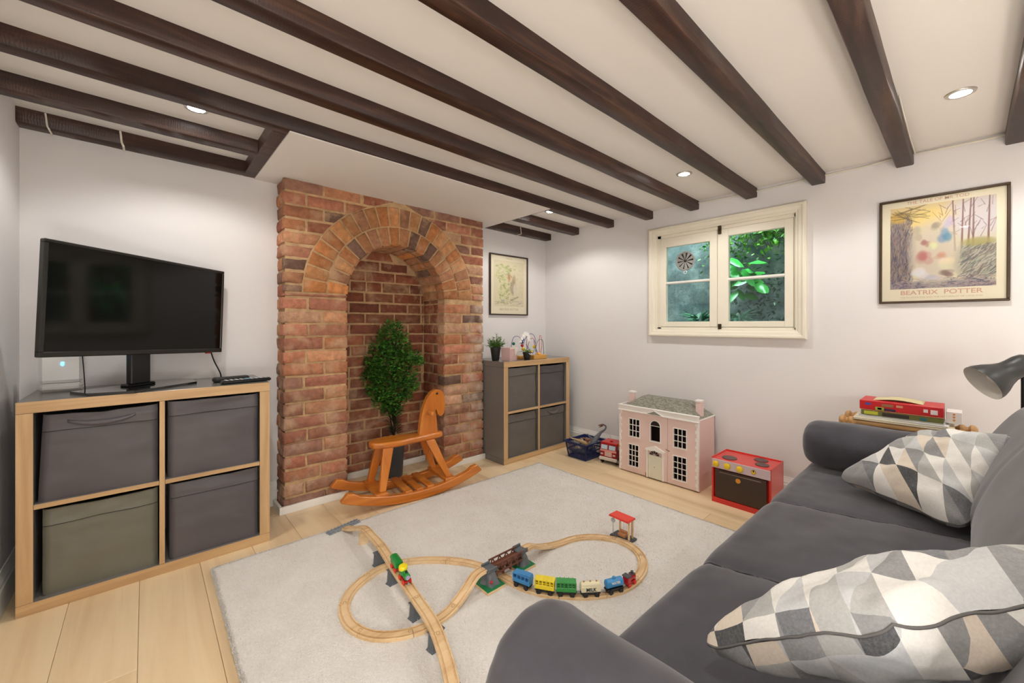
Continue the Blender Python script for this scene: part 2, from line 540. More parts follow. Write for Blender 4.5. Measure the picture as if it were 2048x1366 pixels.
# white cables clipped to ceiling and over the wall beams
m_cable = flat('white_cable', (226, 220, 205), 0.45)
def cabl(pts, r, label, n=6):
    o = MB().tube(spline(pts, 5), r, n).build('cable', m_cable, smooth=60)
    return tag(o, label, 'cable')
def overbeam(xx, label, r=.0035):
    z1 = ceil_z(xx); z0 = beam_z(xx)
    cabl([(xx - .002, 2.62, z1 - .004), (xx, 2.619, z1 - .02), (xx + .003, 2.618, z0 + .01), (xx + .008, 2.622, z0 - .004), (xx + .009, 2.66, z0 - .005), (xx + .009, 2.694, z0 - .006)], r, label)
overbeam(-.315, 'thin white cable over the wall beam, nearer the left corner')
overbeam(-.085, 'thin white cable over the wall beam, above the television', .0045)
overbeam(2.46, 'thin white cable over the wall beam near the right corner')
cabl([(2.853, 1.24, 1.897), (2.853, .95, 1.89), (2.852, .70, 1.893), (2.853, .53, 1.896), (2.854, .36, 1.896), (2.85, .24, 1.902), (2.85, .10, 1.899), (2.85, -.05, 1.897), (2.852, -.12, 1.898), (2.852, -.45, 1.9)], .005, 'white cable running along the top of the window wall')
cabl([(2.83, .164, 1.893), (2.6, .1655, 1.89), (2.3, .1655, 1.897), (2.1, .1655, 1.91)], .0028, 'thin white cable clipped beside the beam above the large poster')

# downlights
m_ring = flat('chrome_ring', (205, 200, 192), 0.25, metal=0.6)
m_lamp = bpy.data.materials.new('lamp_glow'); m_lamp.use_nodes = True
_b = m_lamp.node_tree.nodes['Principled BSDF']
_b.inputs['Emission Color'].default_value = (1, .96, .9, 1); _b.inputs['Emission Strength'].default_value = 30
def downlight(x, y, label):
    z = ceil_z(x)
    t = thing('downlight', label, 'ceiling light', (x, y, z))
    MB().lathe([(.028, -.001), (.030, -.005), (.041, -.0045), (.043, -.001), (.043, .002), (.028, .002)], 32, cap=False).build('ring', m_ring, t, smooth=40)
    MB().lathe([(.001, -.0052), (.016, -.005), (.026, -.0035), (.029, .0)], 28).build('lamp', m_lamp, t, smooth=40)
    ld = bpy.data.lights.new('downlight', 'SPOT')
    ld.energy = LAMP_W; ld.color = LAMP_COL; ld.shadow_soft_size = 0.035
    ld.spot_size = math.radians(146); ld.spot_blend = 0.35
    lo = bpy.data.objects.new('downlight_beam', ld); COL.objects.link(lo)
    lo.parent = t; lo.location = (0, 0, -.012)
downlight(.157, 2.13, 'lit downlight above the television, beside the dark beam')
downlight(2.30, 2.12, 'lit downlight above the small cube unit by the chimney')
downlight(2.30, 1.079, 'lit downlight between the beams in front of the window')
downlight(2.27, .011, 'lit downlight with chrome ring near the large poster')
downlight(.15, 1.06, 'lit downlight above the rug, out of the picture')
downlight(.15, .0, 'lit downlight above the viewer')
downlight(.15, -1.05, 'lit downlight behind the viewer, near side')
downlight(2.2, -1.05, 'lit downlight behind the sofa')

# invented globes behind the viewer, added as fill light to lift the ceiling
m_fill_globe = bpy.data.materials.new('fill_glow'); m_fill_globe.use_nodes = True
_g = m_fill_globe.node_tree.nodes['Principled BSDF']; _g.inputs['Emission Color'].default_value = (1, .97, .92, 1); _g.inputs['Emission Strength'].default_value = 2.0
def fill_globe(x, y, label, h=.95, W=FILL_W):
    t = thing('fill_globe', label, 'floor lamp', (x, y, 0))
    MB().lathe([(.001, 0), (.12, .001), (.12, .012), (.02, .02), (.001, .02)], 28).build('base', m_black, t, smooth=35)
    MB().lathe([(.009, .018), (.009, h - .11), (.03, h - .10), (.03, h - .09), (.001, h - .09)], 14).build('pole', m_black, t, smooth=35)
    MB().ball((0, 0, h), .10, 24, 14).build('globe', m_fill_globe, t, smooth=80)
    ld = bpy.data.lights.new('fill_globe', 'POINT'); ld.energy = W; ld.color = (1, .965, .92); ld.shadow_soft_size = .11
    lo = bpy.data.objects.new('fill_light', ld); COL.objects.link(lo); lo.parent = t; lo.location = (0, 0, h)
fill_globe(1.35, -.80, 'added white fill light globe behind the sofa back', .95, 19)
fill_globe(-.08, -.48, 'added low white fill light globe behind the viewer', .55, 40)

# ================================================================== CHIMNEY
CX, CZ, RI, RO = 1.2715, 1.236, 0.347, 0.597
NL, NR, NB = 0.9245, 1.6185, 2.84
FX0, FX1, FY, FTOP = 0.572, 1.981, 2.540, 1.876
def arc_x(r, z, side):
    d = r * r - (z - CZ) ** 2
    return CX + side * math.sqrt(max(d, 0.0)) if z > CZ else CX + side * r
body = MB()
na = 24
arcp = [(CX + (RI + .007) * math.cos(PI - PI * i / na), CZ + (RI + .007) * math.sin(PI * i / na)) for i in range(na + 1)]
# mortar body: left, right, top segments around the opening
body.box(FX0 + .009, NL - .008, FY + .0065, NB + .02, 0, FTOP)
body.box(NR + .008, FX1 - .009, FY + .0065, NB + .02, 0, FTOP)
body.box(NL - .009, NR + .009, FY + .0065, NB + .02, CZ + RI + .007, FTOP)
for i in range(na):
    (xa, za), (xb, zb) = arcp[i], arcp[i + 1]
    body.prism([(xa, za), (xb, zb), (xb, CZ + RI + .008), (xa, CZ + RI + .008)], 1, FY + .0065, NB + .02)
ch = body.build('wall_chimney', m_mortar)
struct(ch, 'projecting chimney breast of old red brick with an arched recess')
nw = MB().box(NL - .01, NR + .01, NB, NB + .03, 0, CZ + RI + .01).build('wall_niche', m_mortar)
struct(nw, 'dark brick back and sides of the arched fireplace recess')

PAL = [(180, 124, 94), (172, 114, 88), (186, 134, 102), (164, 106, 84), (192, 142, 108), (152, 102, 84), (176, 120, 98), (168, 124, 100), (186, 128, 92), (146, 110, 94), (194, 154, 126), (160, 112, 90)]
ARCH = [(190, 138, 94), (184, 126, 84), (196, 146, 102), (178, 128, 92), (166, 122, 94), (194, 132, 84)]
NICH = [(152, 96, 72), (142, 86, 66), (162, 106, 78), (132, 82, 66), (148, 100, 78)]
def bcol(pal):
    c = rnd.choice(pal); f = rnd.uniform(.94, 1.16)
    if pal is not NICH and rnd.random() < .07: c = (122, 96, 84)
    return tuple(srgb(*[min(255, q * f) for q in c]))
def brick(quad, mapf, depth, proud, pal, parent, jag=.0032, ch_=.006):
    """quad: 4 2D corners counter-clockwise; mapf(u, v, d) -> xyz where d grows out of the wall"""
    q = [Vector((p[0], p[1])) for p in quad]
    def bil(s, t): return (q[0] * (1 - s) + q[1] * s) * (1 - t) + (q[3] * (1 - s) + q[2] * s) * t
    nu, nv = 4, 2
    wu = (q[1] - q[0]).length; wv = (q[3] - q[0]).length
    du = min(ch_ / max(wu, 1e-4), .2); dv = min(ch_ / max(wv, 1e-4), .25)
    sd = rnd.uniform(0, 99)
    vs = []; fs = []
    for j in range(nv + 1):
        for i in range(nu + 1):
            s = du + (1 - 2 * du) * i / nu; t = dv + (1 - 2 * dv) * j / nv
            p = bil(s, t)
            d = proud + jag * 1.6 * noise.noise(Vector((p.x * 30 + sd, p.y * 30, sd)))
            edge = (i in (0, nu)) or (j in (0, nv))
            if edge:
                d -= .0012
                p = p + Vector((noise.noise(Vector((p.x * 40, p.y * 40, sd + 5))), noise.noise(Vector((p.x * 40, p.y * 40, sd + 9))))) * jag
            vs.append(mapf(p.x, p.y, d))
    w = nu + 1
    for j in range(nv):
        for i in range(nu):
            a = j * w + i; fs.append((a, a + 1, a + w + 1, a + w))
    loop = [i for i in range(nu + 1)] + [j * w + nu for j in range(1, nv + 1)] + [nv * w + i for i in range(nu - 1, -1, -1)] + [j * w for j in range(nv - 1, 0, -1)]
    st = [(i / nu, 0) for i in range(nu + 1)] + [(1, j / nv) for j in range(1, nv + 1)] + [(i / nu, 1) for i in range(nu - 1, -1, -1)] + [(0, j / nv) for j in range(nv - 1, 0, -1)]
    b0 = len(vs)
    for (s, t) in st:
        p = bil(s, t)
        n_ = Vector((noise.noise(Vector((p.x * 50, p.y * 50, sd + 15))), noise.noise(Vector((p.x * 50, p.y * 50, sd + 19))))) * jag
        vs.append(mapf(p.x + n_.x, p.y + n_.y, proud - ch_))
    for (s, t) in st:
        p = bil(s, t); vs.append(mapf(p.x, p.y, proud - depth))
    n = len(st)
    for i in range(n):
        j = (i + 1) % n
        fs.append((loop[i], b0 + i, b0 + j, loop[j]))
        fs.append((b0 + i, b0 + n + i, b0 + n + j, b0 + j))
    o = fix_normals(MB().add(vs, fs).build('brick', m_brick, parent, smooth=55))
    o.color = bcol(pal)
    return o
def front(u, v, d): return (u, FY - d, v)
def backm(u, v, d): return (u, NB - d, v)
J = .013     # joint
CH = .0752
# front face courses
ncourse = int((FTOP) / CH) + 1
for c in range(ncourse):
    z0 = .004 + c * CH + J / 2 + rnd.uniform(-.002, .002); z1 = min(.004 + (c + 1) * CH - J / 2 + rnd.uniform(-.002, .002), FTOP - .002)
    if z1 - z0 < .012: continue
    wob = rnd.uniform(-.004, .004)
    if z1 <= CZ + .03:
        for side in (0, 1):
            xa, xb = (FX0, NL - .001) if side == 0 else (NR + .001, FX1)
            w = xb - xa; s = .215 if c % 2 == 0 else .118
            s += rnd.uniform(-.02, .02)
            if side: s = w - s
            cuts = [xa, xa + s, xb]
            for a, b in zip(cuts[:-1], cuts[1:]):
                a2 = a + (J / 2 if a > xa else 0); b2 = b - (J / 2 if b < xb else 0)
                jt = lambda: rnd.uniform(-.003, .003)
                brick([(a2, z0 + wob + jt()), (b2, z0 + jt()), (b2 + jt() * (b < xb), z1 + jt()), (a2 + jt() * (a > xa), z1 + wob + jt())], front, .09, rnd.uniform(-.002, .007), PAL, ch)
    elif z0 < CZ + RO - .01:
        for side in (-1, 1):
            zc0, zc1 = max(z0, CZ), z1
            if z0 < CZ:
                xq = (FX0, CX - RI - .002) if side < 0 else (CX + RI + .002, FX1)
                if CZ - J / 2 - z0 > .012: brick([(xq[0], z0), (xq[1], z0), (xq[1], CZ - J / 2), (xq[0], CZ - J / 2)], front, .05, .002, PAL, ch)
                z0 = z0 if CZ - J / 2 - z0 < .012 else CZ + .004
            e0 = arc_x(RO + .008, zc0, side)
            e1 = arc_x(RO + .008, zc1, side) if zc1 < CZ + RO else CX + side * .02
            xo = FX0 if side < 0 else FX1
            z0_ = z0
            span0, span1 = abs(e0 - xo), abs(e1 - xo)
            step = .215 if c % 2 == 0 else .12
            pos = 0.0; first = True
            while pos < max(span0, span1) - .012:
                nxt = pos + step; step = .218 if not first or c % 2 else .225
                first = False
                if max(span0, span1) - nxt < .06: nxt = 9
                a = pos + (J / 2 if pos > 0 else 0)
                b0 = min(nxt - J / 2, span0); b1 = min(nxt - J / 2, span1)
                b0 = max(b0, a + .003)
                if b1 - a > .006:
                    pts = [(xo + (-side) * a, z0), (xo + (-side) * b0, z0), (xo + (-side) * b1, z1), (xo + (-side) * a, z1)]
                    if side > 0: pts = [pts[1], pts[0], pts[3], pts[2]]
                    brick(pts, front, .03, rnd.uniform(-.003, .004), PAL, ch)
                pos = nxt
    else:
        a = FX0; off = .1 if c % 2 else .215
        while a < FX1 - .01:
            b = min(a + off, FX1); off = .222
            if FX1 - b < .05: b = FX1
            brick([(a + (J / 2 if a > FX0 else 0), z0), (b - (J / 2 if b < FX1 else 0), z0), (b - (J / 2 if b < FX1 else 0), z1), (a + (J / 2 if a > FX0 else 0), z1)], front, .03, rnd.uniform(-.003, .004), PAL, ch)
            a = b
# two rings of arch bricks
def ring(r0, r1, n, depth, proud0, mapf, pal, parent, phase=0.0):
    for i in range(n):
        a0 = PI * (i + .0) / n + .10 * CH; a1 = PI * (i + 1.0) / n - .10 * CH
        a0 = PI * i / n + (J / 2) / r0 * .75; a1 = PI * (i + 1) / n - (J / 2) / r0 * .75
        P = lambda r, a: (CX + r * math.cos(a), CZ + r * math.sin(a))
        brick([P(r0, a0), P(r1, a0), P(r1, a1), P(r0, a1)], mapf, depth, proud0 + rnd.uniform(-.002, .002), pal, parent, jag=.0016)
ring(RI - .002, .464, 18, .10, .003, front, ARCH, ch)
ring(.474, RO, 22, .03, .002, front, ARCH, ch)
def inner(u, v, d): return (u, FY + .105 - d, v)
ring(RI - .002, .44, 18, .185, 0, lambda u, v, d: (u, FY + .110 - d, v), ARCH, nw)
# return faces, left and right
for side in (0, 1):
    for c in range(ncourse):
        z0 = .004 + c * CH + J / 2; z1 = min(.004 + (c + 1) * CH - J / 2, FTOP - .002)
        if z1 - z0 < .012: continue
        mapf = (lambda u, v, d: (FX0 - d, u, v)) if side == 0 else (lambda u, v, d: (FX1 + d, u, v))
        ya = FY + (.098 if z1 <= CZ + .02 else .036)
        if c % 2: ya += .0
        brick([(ya, z0), (YB - .001, z0), (YB - .001, z1), (ya, z1)], mapf, .03, rnd.uniform(-.003, .003), PAL, ch)
# niche sides and back
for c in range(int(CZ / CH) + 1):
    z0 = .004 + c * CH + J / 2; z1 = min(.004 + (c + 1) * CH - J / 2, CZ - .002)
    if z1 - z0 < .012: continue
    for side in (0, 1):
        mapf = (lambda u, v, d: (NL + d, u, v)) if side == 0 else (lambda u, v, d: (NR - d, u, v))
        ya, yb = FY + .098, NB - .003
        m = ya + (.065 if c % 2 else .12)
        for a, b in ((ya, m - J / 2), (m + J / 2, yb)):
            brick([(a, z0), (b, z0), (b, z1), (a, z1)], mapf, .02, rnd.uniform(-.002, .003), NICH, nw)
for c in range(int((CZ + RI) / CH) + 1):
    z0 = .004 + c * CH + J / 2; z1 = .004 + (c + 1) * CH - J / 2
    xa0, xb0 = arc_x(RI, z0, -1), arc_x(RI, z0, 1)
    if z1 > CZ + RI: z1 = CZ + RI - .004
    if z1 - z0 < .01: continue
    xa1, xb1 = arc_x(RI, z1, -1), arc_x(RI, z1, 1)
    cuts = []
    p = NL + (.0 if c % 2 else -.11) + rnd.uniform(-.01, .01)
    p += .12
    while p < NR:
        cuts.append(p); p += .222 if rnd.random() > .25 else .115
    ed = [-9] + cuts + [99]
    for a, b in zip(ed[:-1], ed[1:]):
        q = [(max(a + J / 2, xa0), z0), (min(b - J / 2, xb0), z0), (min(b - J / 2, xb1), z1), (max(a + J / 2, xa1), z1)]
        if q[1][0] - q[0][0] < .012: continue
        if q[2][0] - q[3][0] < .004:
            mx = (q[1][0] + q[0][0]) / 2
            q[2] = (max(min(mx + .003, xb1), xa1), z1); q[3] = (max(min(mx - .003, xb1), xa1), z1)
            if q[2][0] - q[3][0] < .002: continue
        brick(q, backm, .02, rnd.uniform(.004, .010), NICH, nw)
# white strip along the foot of the chimney
st = MB().box(FX0 - .014, NL - .002, FY - .022, FY - .008, 0, .042, .002).box(NR + .002, FX1 + .004, FY - .022, FY - .008, 0, .042, .002)
st.box(FX0 - .024, FX0 - .009, FY - .022, YB - .02, 0, .042, .002)
st.box(NL + .004, NR - .004, NB - .045, NB - .03, 0, .042, .002)
struct(st.build('baseboard_chimney', m_trim), 'low white strip along the foot of the brick chimney')

# ================================================================== WINDOW
win = sroot('window_1', 'small cream two-leaf casement window looking into a light well')
Y0, Y1, Z0, Z1 = .612, 1.602, .967, 1.768
mb = MB()
def moulding(mb, y0, y1, z0, z1, w, steps):
    """mitred picture-frame moulding on the window wall; steps: (inset 0..1, projection)"""
    rings = []
    for ins, pr_ in steps:
        d = w * ins
        rings.append([(XR - pr_, y0 + d, z0 + d), (XR - pr_, y1 - d, z0 + d), (XR - pr_, y1 - d, z1 - d), (XR - pr_, y0 + d, z1 - d)])
    vs = [p for r in rings for p in r]; fs = []
    for i in range(len(rings) - 1):
        for k in range(4):
            a = i * 4 + k; b = i * 4 + (k + 1) % 4
            fs.append((a, b, b + 4, a + 4))
    mb.add(vs, fs)
moulding(mb, Y0, Y1, Z0, Z1, .055, [(0, -.003), (0, .030), (.12, .036), (.3, .036), (.38, .028), (.7, .024), (.82, .016), (1, .014), (1, -.06)])
fix_normals(mb.build('casing', m_window, win))
fy0, fy1, fz0, fz1 = Y0 + .055, Y1 - .055, Z0 + .052, Z1 - .055
# fixed outer frame set a little back
mb = MB(); X0, X1 = XR + .004, XR + .05
t_ = .03
mb.box(X0, X1, fy0 - .01, fy0 + .012, fz0 - .01, fz1 + .01, .002).box(X0, X1, fy1 - t_, fy1 + .01, fz0 - .01, fz1 + .01, .002)
mb.box(X0, X1, fy0, fy1, fz0 - .01, fz0 + .016, .002).box(X0, X1, fy0, fy1, fz1 - .022, fz1 + .01, .002)
mb.build('window_frame', m_window, win)
def glass_material():
    m = bpy.data.materials.new('window_glass'); m.use_nodes = True
    t = m.node_tree; t.nodes.clear()
    o = t.nodes.new('ShaderNodeOutputMaterial'); mx = t.nodes.new('ShaderNodeMixShader')
    tr = t.nodes.new('ShaderNodeBsdfTransparent'); gl = t.nodes.new('ShaderNodeBsdfGlossy'); fr = t.nodes.new('ShaderNodeFresnel')
    fr.inputs[0].default_value = 1.45; gl.inputs['Roughness'].default_value = 0.02
    tr.inputs[0].default_value = (.90, .97, .97, 1)
    t.links.new(fr.outputs[0], mx.inputs[0]); t.links.new(tr.outputs[0], mx.inputs[1]); t.links.new(gl.outputs[0], mx.inputs[2]); t.links.new(mx.outputs[0], o.inputs[0])
    return m
m_glass = glass_material()
SPL = 1.115
def casement(y0, y1, z0, z1, gy0, gy1, gz0, gz1, zm, label):
    c = MB()
    xa, xb = XR + .000, XR + .036
    c.box(xa, xb, y0, gy0, z0, z1, .003).box(xa, xb, gy1, y1, z0, z1, .003)
    c.box(xa, xb, gy0 - .001, gy1 + .001, z0, gz0, .003).box(xa, xb, gy0 - .001, gy1 + .001, gz1, z1, .003)
    o = c.build('casement', m_window, win)
    o['label'] = label
    MB().prism([(xa + .004, zm - .004), (xa + .014, zm - .010), (xb - .006, zm - .010), (xb - .006, zm + .010), (xa + .014, zm + .010), (xa + .004, zm + .004)], 1, gy0 - .001, gy1 + .001).build('glazing_bar', m_trim, o)
    MB().box(xa + .018, xa + .021, gy0 - .004, gy1 + .004, gz0 - .004, zm - .006).build('pane', m_glass, o)
    MB().box(xa + .018, xa + .021, gy0 - .004, gy1 + .004, zm + .006, gz1 + .004).build('pane', m_glass, o)
    return o
casL = casement(SPL + .001, fy1 - t_ + .004, fz0 + .018, fz1 - .023, 1.166, 1.480, 1.074, 1.622, 1.358, 'left casement with a round vent in its top pane')
casR = casement(fy0 + .013, SPL - .001, fz0 + .018, fz1 - .023, .727, 1.045, 1.074, 1.640, 1.352, 'right casement full of green leaves outside')
m_brass = flat('dark_brass', (74, 58, 38), 0.45, metal=0.7, nscale=40, namt=.3)
for zz in (fz1 - .025, fz0 + .008):
    lt = MB().box(XR - .012, XR + .0, SPL - .028, SPL - .008, zz - .030, zz + .030, .002).tube([(XR - .012, SPL - .018, zz), (XR - .022, SPL - .018, zz - .004)], .004, 8).build('latch', m_brass, win)
    lt['label'] = 'dark brass latch'
# round vent on the top left pane
m_vent = flat('clear_grey_plastic', (150, 150, 146), 0.3, nscale=30, namt=.1)
m_dark = flat('vent_dark', (52, 48, 44), 0.5)
vc = (XR + .008, 1.335, 1.507); vr = .068
v = MB().lathe([(vr, .0), (vr + .002, -.006), (vr - .004, -.010), (vr - .009, -.008), (vr - .010, 0)], 36, (vc[0], vc[1], vc[2]), 0, cap=False).build('vent', m_vent, casL, smooth=40)
v['label'] = 'round clear plastic vent with pull ring'
# blades & hub belong to the same vent part
mbv = MB(); mbv.cur = 0
for k_ in range(10):
    a = 2 * PI * k_ / 10; a2 = a + .42
    P = lambda r, q, dx=0: (vc[0] - .002 - dx, vc[1] + r * math.cos(q), vc[2] + r * math.sin(q))
    mbv.add([P(.010, a), P(vr - .009, a, .002), P(vr - .009, a2, .007), P(.010, a2, .003)], [(0, 1, 2, 3)], 0)
mbv.lathe([(.001, -.012), (.009, -.010), (.010, 0)], 16, vc, 0, mi=1)
mbv.tube([(vc[0] - .004, vc[1] + .012 * math.cos(a), vc[2] - vr - .012 + .010 * math.sin(a)) for a in [2 * PI * i / 14 for i in range(15)]], .002, 6, mi=2)
mbv.lathe([(.001, .003), (vr - .006, .003)], 30, vc, 0, mi=3, cap=False)
# join into the vent mesh
def join(a, b):
    """merge mesh b's object into a (data only)"""
    bm = bmesh.new(); bm.from_mesh(a.data)
    n0 = len(a.data.materials)
    for m in b.data.materials: a.data.materials.append(m)
    bm2 = bmesh.new(); bm2.from_mesh(b.data)
    for f in bm2.faces: f.material_index += n0
    tmp = bpy.data.meshes.new('tmp'); bm2.to_mesh(tmp); bm.from_mesh(tmp); bm.to_mesh(a.data)
    bm.free(); bm2.free(); bpy.data.meshes.remove(tmp)
    bpy.data.objects.remove(b)
join(v, mbv.build('vent_inner', [m_vent, m_brass, m_white, m_dark]))

# light well outside
def concrete():
    t = NT('damp_concrete')
    geo = t.n('ShaderNodeNewGeometry')
    n1 = t.noise(geo.outputs['Position'], 6, 7, .65); n2 = t.noise(geo.outputs['Position'], 38, 5, .7)
    c = t.ramp(n1.outputs[0], [(.3, srgb(58, 72, 72)), (.5, srgb(108, 124, 122)), (.7, srgb(160, 172, 166))])
    d = t.ramp(n2.outputs[0], [(.34, (1, 1, 1, 1)), (.44, (0, 0, 0, 1))])
    t.l(t.mix(t.math('MULTIPLY', d.outputs[0], .7), c.outputs[0], srgb(36, 48, 46)), t.b.inputs['Base Color'])
    t.b.inputs['Roughness'].default_value = .85
    t.bump(n2.outputs[0], .5, .01)
    return t.m
m_conc = concrete()
lw = MB().box(3.50, 3.60, -.3, 2.6, .7, 2.5).box(3.05, 3.6, -.4, -.3, .7, 2.3).box(3.05, 3.6, 2.5, 2.6, .7, 2.3).box(3.05, 3.6, -.4, 2.6, .7, .82)
struct(lw.build('wall_outside', m_conc), 'damp grey concrete wall of the light well outside the window')
struct(MB().box(3.062, 3.11, -.4, 2.6, 2.0, 2.5).build('wall_outside_house', m_conc))

def leaf_mesh(mb, c, L, W, az, tilt, roll=0.0, mi=0, curl=.25):
    """one leaf of 4 triangles around a midrib; starts at c"""
    d = Vector((math.cos(az) * math.cos(tilt), math.sin(az) * math.cos(tilt), math.sin(tilt)))
    s = d.cross(Vector((0, 0, 1)))
    if s.length < 1e-3: s = Vector((1, 0, 0))
    s.normalize(); n = s.cross(d)
    s2 = s * math.cos(roll) + n * math.sin(roll); n2 = n * math.cos(roll) - s * math.sin(roll)
    c = Vector(c)
    vs = [c, c + d * L * .45 + s2 * W * .5 - n2 * W * .12, c + d * L - n2 * L * curl, c + d * L * .45 - s2 * W * .5 - n2 * W * .12, c + d * L * .5]
    mb.add(vs, [(0, 1, 4), (1, 2, 4), (2, 3, 4), (3, 0, 4)], mi)
def leafmat(name, a, b, rough=.4, spec=.5, glow=0.0):
    t = NT(name)
    geo = t.n('ShaderNodeNewGeometry')
    r = t.ramp(geo.outputs['Random Per Island'], [(0.0, srgb(*a)), (1.0, srgb(*b))])
    t.l(r.outputs[0], t.b.inputs['Base Color'])
    t.b.inputs['Roughness'].default_value = rough
    t.b.inputs['Specular IOR Level'].default_value = spec
    t.b.inputs['Subsurface Weight'].default_value = 0.0
    return t.m
m_ivy = leafmat('ivy_leaf', (30, 110, 30), (120, 190, 50), .35)
m_big = leafmat('broad_leaf', (26, 130, 50), (60, 165, 60), .3)
m_pale = leafmat('pale_leaf', (90, 150, 120), (150, 190, 165), .4)
m_stem = flat('green_stem', (70, 84, 40), .6)
r2 = random.Random(3)
iv = thing('ivy_plant', 'bright green creeper hanging over the concrete wall top outside the right casement', 'plant', (3.44, .7, 1.9))
mb = MB()
for i in range(1300):
    yy = r2.gauss(.92, .20); zz = 1.90 - abs(r2.gauss(0, .13)) - .35 * max(0, yy - .98)
    leaf_mesh(mb, (3.47 - r2.random() * .10, yy, zz), r2.uniform(.025, .05), r2.uniform(.018, .035), r2.uniform(0, 2 * PI), r2.uniform(-1.2, .4), r2.uniform(-.6, .6))
o = mb.build('foliage', m_ivy, iv, shift=(3.44, .7, 1.9)); o['kind'] = 'stuff'
mb = MB()
for i in range(9):
    y_ = r2.uniform(.7, 1.1)
    mb.tube(spline([(3.46, y_, 2.05), (3.45, y_ + r2.uniform(-.05, .05), 1.85), (3.46, y_ + r2.uniform(-.1, .1), 1.62)], 5), .003, 5)
mb.build('stem', m_stem, iv, shift=(3.44, .7, 1.9))
bp = thing('broadleaf_plant', 'plant with broad glossy green leaves outside the middle of the right casement', 'plant', (3.42, .96, 1.35))
for i in range(24):
    L = r2.uniform(.09, .15)
    mb = MB(); cc = (3.40 - r2.random() * .12, 1.10 + r2.gauss(0, .09), 1.43 + r2.gauss(0, .065))
    az = r2.uniform(PI * .5, PI * 1.5); tl = r2.uniform(-1.3, .1)
    # rounded leaf from 10 rim points
    d = Vector((math.cos(az) * math.cos(tl), math.sin(az) * math.cos(tl), math.sin(tl)))
    s = d.cross(Vector((0, 0, 1))).normalized(); n = s.cross(d)
    c0 = Vector(cc); rim = []
    for k_ in range(12):
        a = 2 * PI * k_ / 12
        rim.append(c0 + d * (L * .5 + L * .5 * math.cos(a)) + s * (L * .46 * math.sin(a) * (1 - .25 * math.cos(a))) - n * (.02 * abs(math.sin(a))) - n * (.03 * ((1 + math.cos(a)) / 2) ** 2))
    mb.add([c0 + d * L * .45 + n * .004] + rim, [(0, k_ + 1, (k_ + 1) % 12 + 1) for k_ in range(12)])
    mb.build('leaf', m_big, bp, smooth=80, shift=(3.42, .96, 1.35))
mb = MB()
for i in range(240):
    leaf_mesh(mb, (3.46 - r2.random() * .08, r2.gauss(.98, .12), r2.gauss(1.30, .12)), r2.uniform(.02, .05), r2.uniform(.014, .03), r2.uniform(0, 2 * PI), r2.uniform(-1, .6), r2.uniform(-.6, .6))
o = mb.build('foliage', leafmat('dark_fern', (14, 50, 34), (40, 92, 56)), bp, shift=(3.42, .96, 1.35)); o['kind'] = 'stuff'
for (yy, lab, num) in ((1.16, 'small pale leafed plant at the foot of the right casement outside', 60), (1.46, 'small green leafed plant at the foot of the left casement outside', 46)):
    sp_ = thing('small_plant', lab, 'plant', (3.36, yy, .82))
    mb = MB()
    for i in range(num):
        a = r2.uniform(0, 2 * PI); tt = r2.uniform(.1, 1.3)
        leaf_mesh(mb, (3.36 + .02 * math.cos(a), yy + .03 * math.sin(a), .82 + r2.uniform(.24, .28)), r2.uniform(.08, .14), .032, a, tt, 0, 0, .5)
    o = mb.build('foliage', m_pale if num == 60 else leafmat('mid_leaf', (50, 110, 76), (90, 150, 110)), sp_, shift=(3.36, yy, .82)); o['kind'] = 'stuff'
    MB().tube([(3.36, yy, .82), (3.36, yy, 1.07)], .008, 6).build('stem', m_stem, sp_, shift=(3.36, yy, .82))

# ================================================================== RUG
m_rug = None
def rug_material():
    t = NT('cream_pile')
    geo = t.n('ShaderNodeNewGeometry')
    n1 = t.noise(geo.outputs['Position'], 7, 5, .6); n2 = t.noise(geo.outputs['Position'], 160, 3, .7)
    c = t.ramp(n1.outputs[0], [(.3, srgb(242, 236, 226)), (.7, srgb(253, 250, 245))])
    c2 = t.mix(.35, c.outputs[0], t.ramp(n2.outputs[0], [(.3, srgb(222, 212, 198)), (.7, srgb(255, 253, 249))]).outputs[0])
    t.l(c2, t.b.inputs['Base Color'])
    t.b.inputs['Roughness'].default_value = .95; t.b.inputs['Specular IOR Level'].default_value = .1
    t.b.inputs['Sheen Weight'].default_value = .3
    h = t.math('ADD', n2.outputs[0], t.math('MULTIPLY', n1.outputs[0], 1.5))
    t.bump(h, .8, .012)
    return t.m
m_rug = rug_material()
RX0, RX1, RY0, RY1, RZ = .212, 2.20, -.75, 2.14, .016
rug = thing('rug', 'large cream shaggy rug under the toy train track', 'rug', ((RX0 + RX1) / 2, .7, 0))
def rugf(u, v):
    x = RX0 + (RX1 - RX0) * u; y = RY0 + (RY1 - RY0) * v
    e = min(u * (RX1 - RX0), (1 - u) * (RX1 - RX0), v * (RY1 - RY0), (1 - v) * (RY1 - RY0))
    z = RZ + .002 * nz(x, y, 0, 9) + .0012 * nz(x, y, 3, 45)
    if e < .006: z -= .003 * (1 - e / .006)
    return (x + .0035 * nz(x, y, 7, 30), y + .0035 * nz(x, y, 11, 30), z)
mb = MB().grid(rugf, 120, 160, uv=False)
mb.box(RX0 + .0005, RX1 - .0005, RY0 + .0005, RY1 - .0005, .001, .0135)
mb.build('rug_base', m_rug, rug, smooth=80, shift=rug.location)
r3 = random.Random(11)
nt = 60000
rs = np.random.RandomState(5)
px = rs.uniform(RX0 - .003, RX1 + .003, nt); py = rs.uniform(.3, RY1 + .003, nt)
ne = 9000       # extra tufts along the visible edges
px[:ne] = RX0 + rs.uniform(-.006, .006, ne)
py[ne:2 * ne] = RY1 + rs.uniform(-.006, .006, ne); px[2 * ne:3 * ne - 4000] = RX1 + rs.uniform(-.006, .006, ne - 4000)
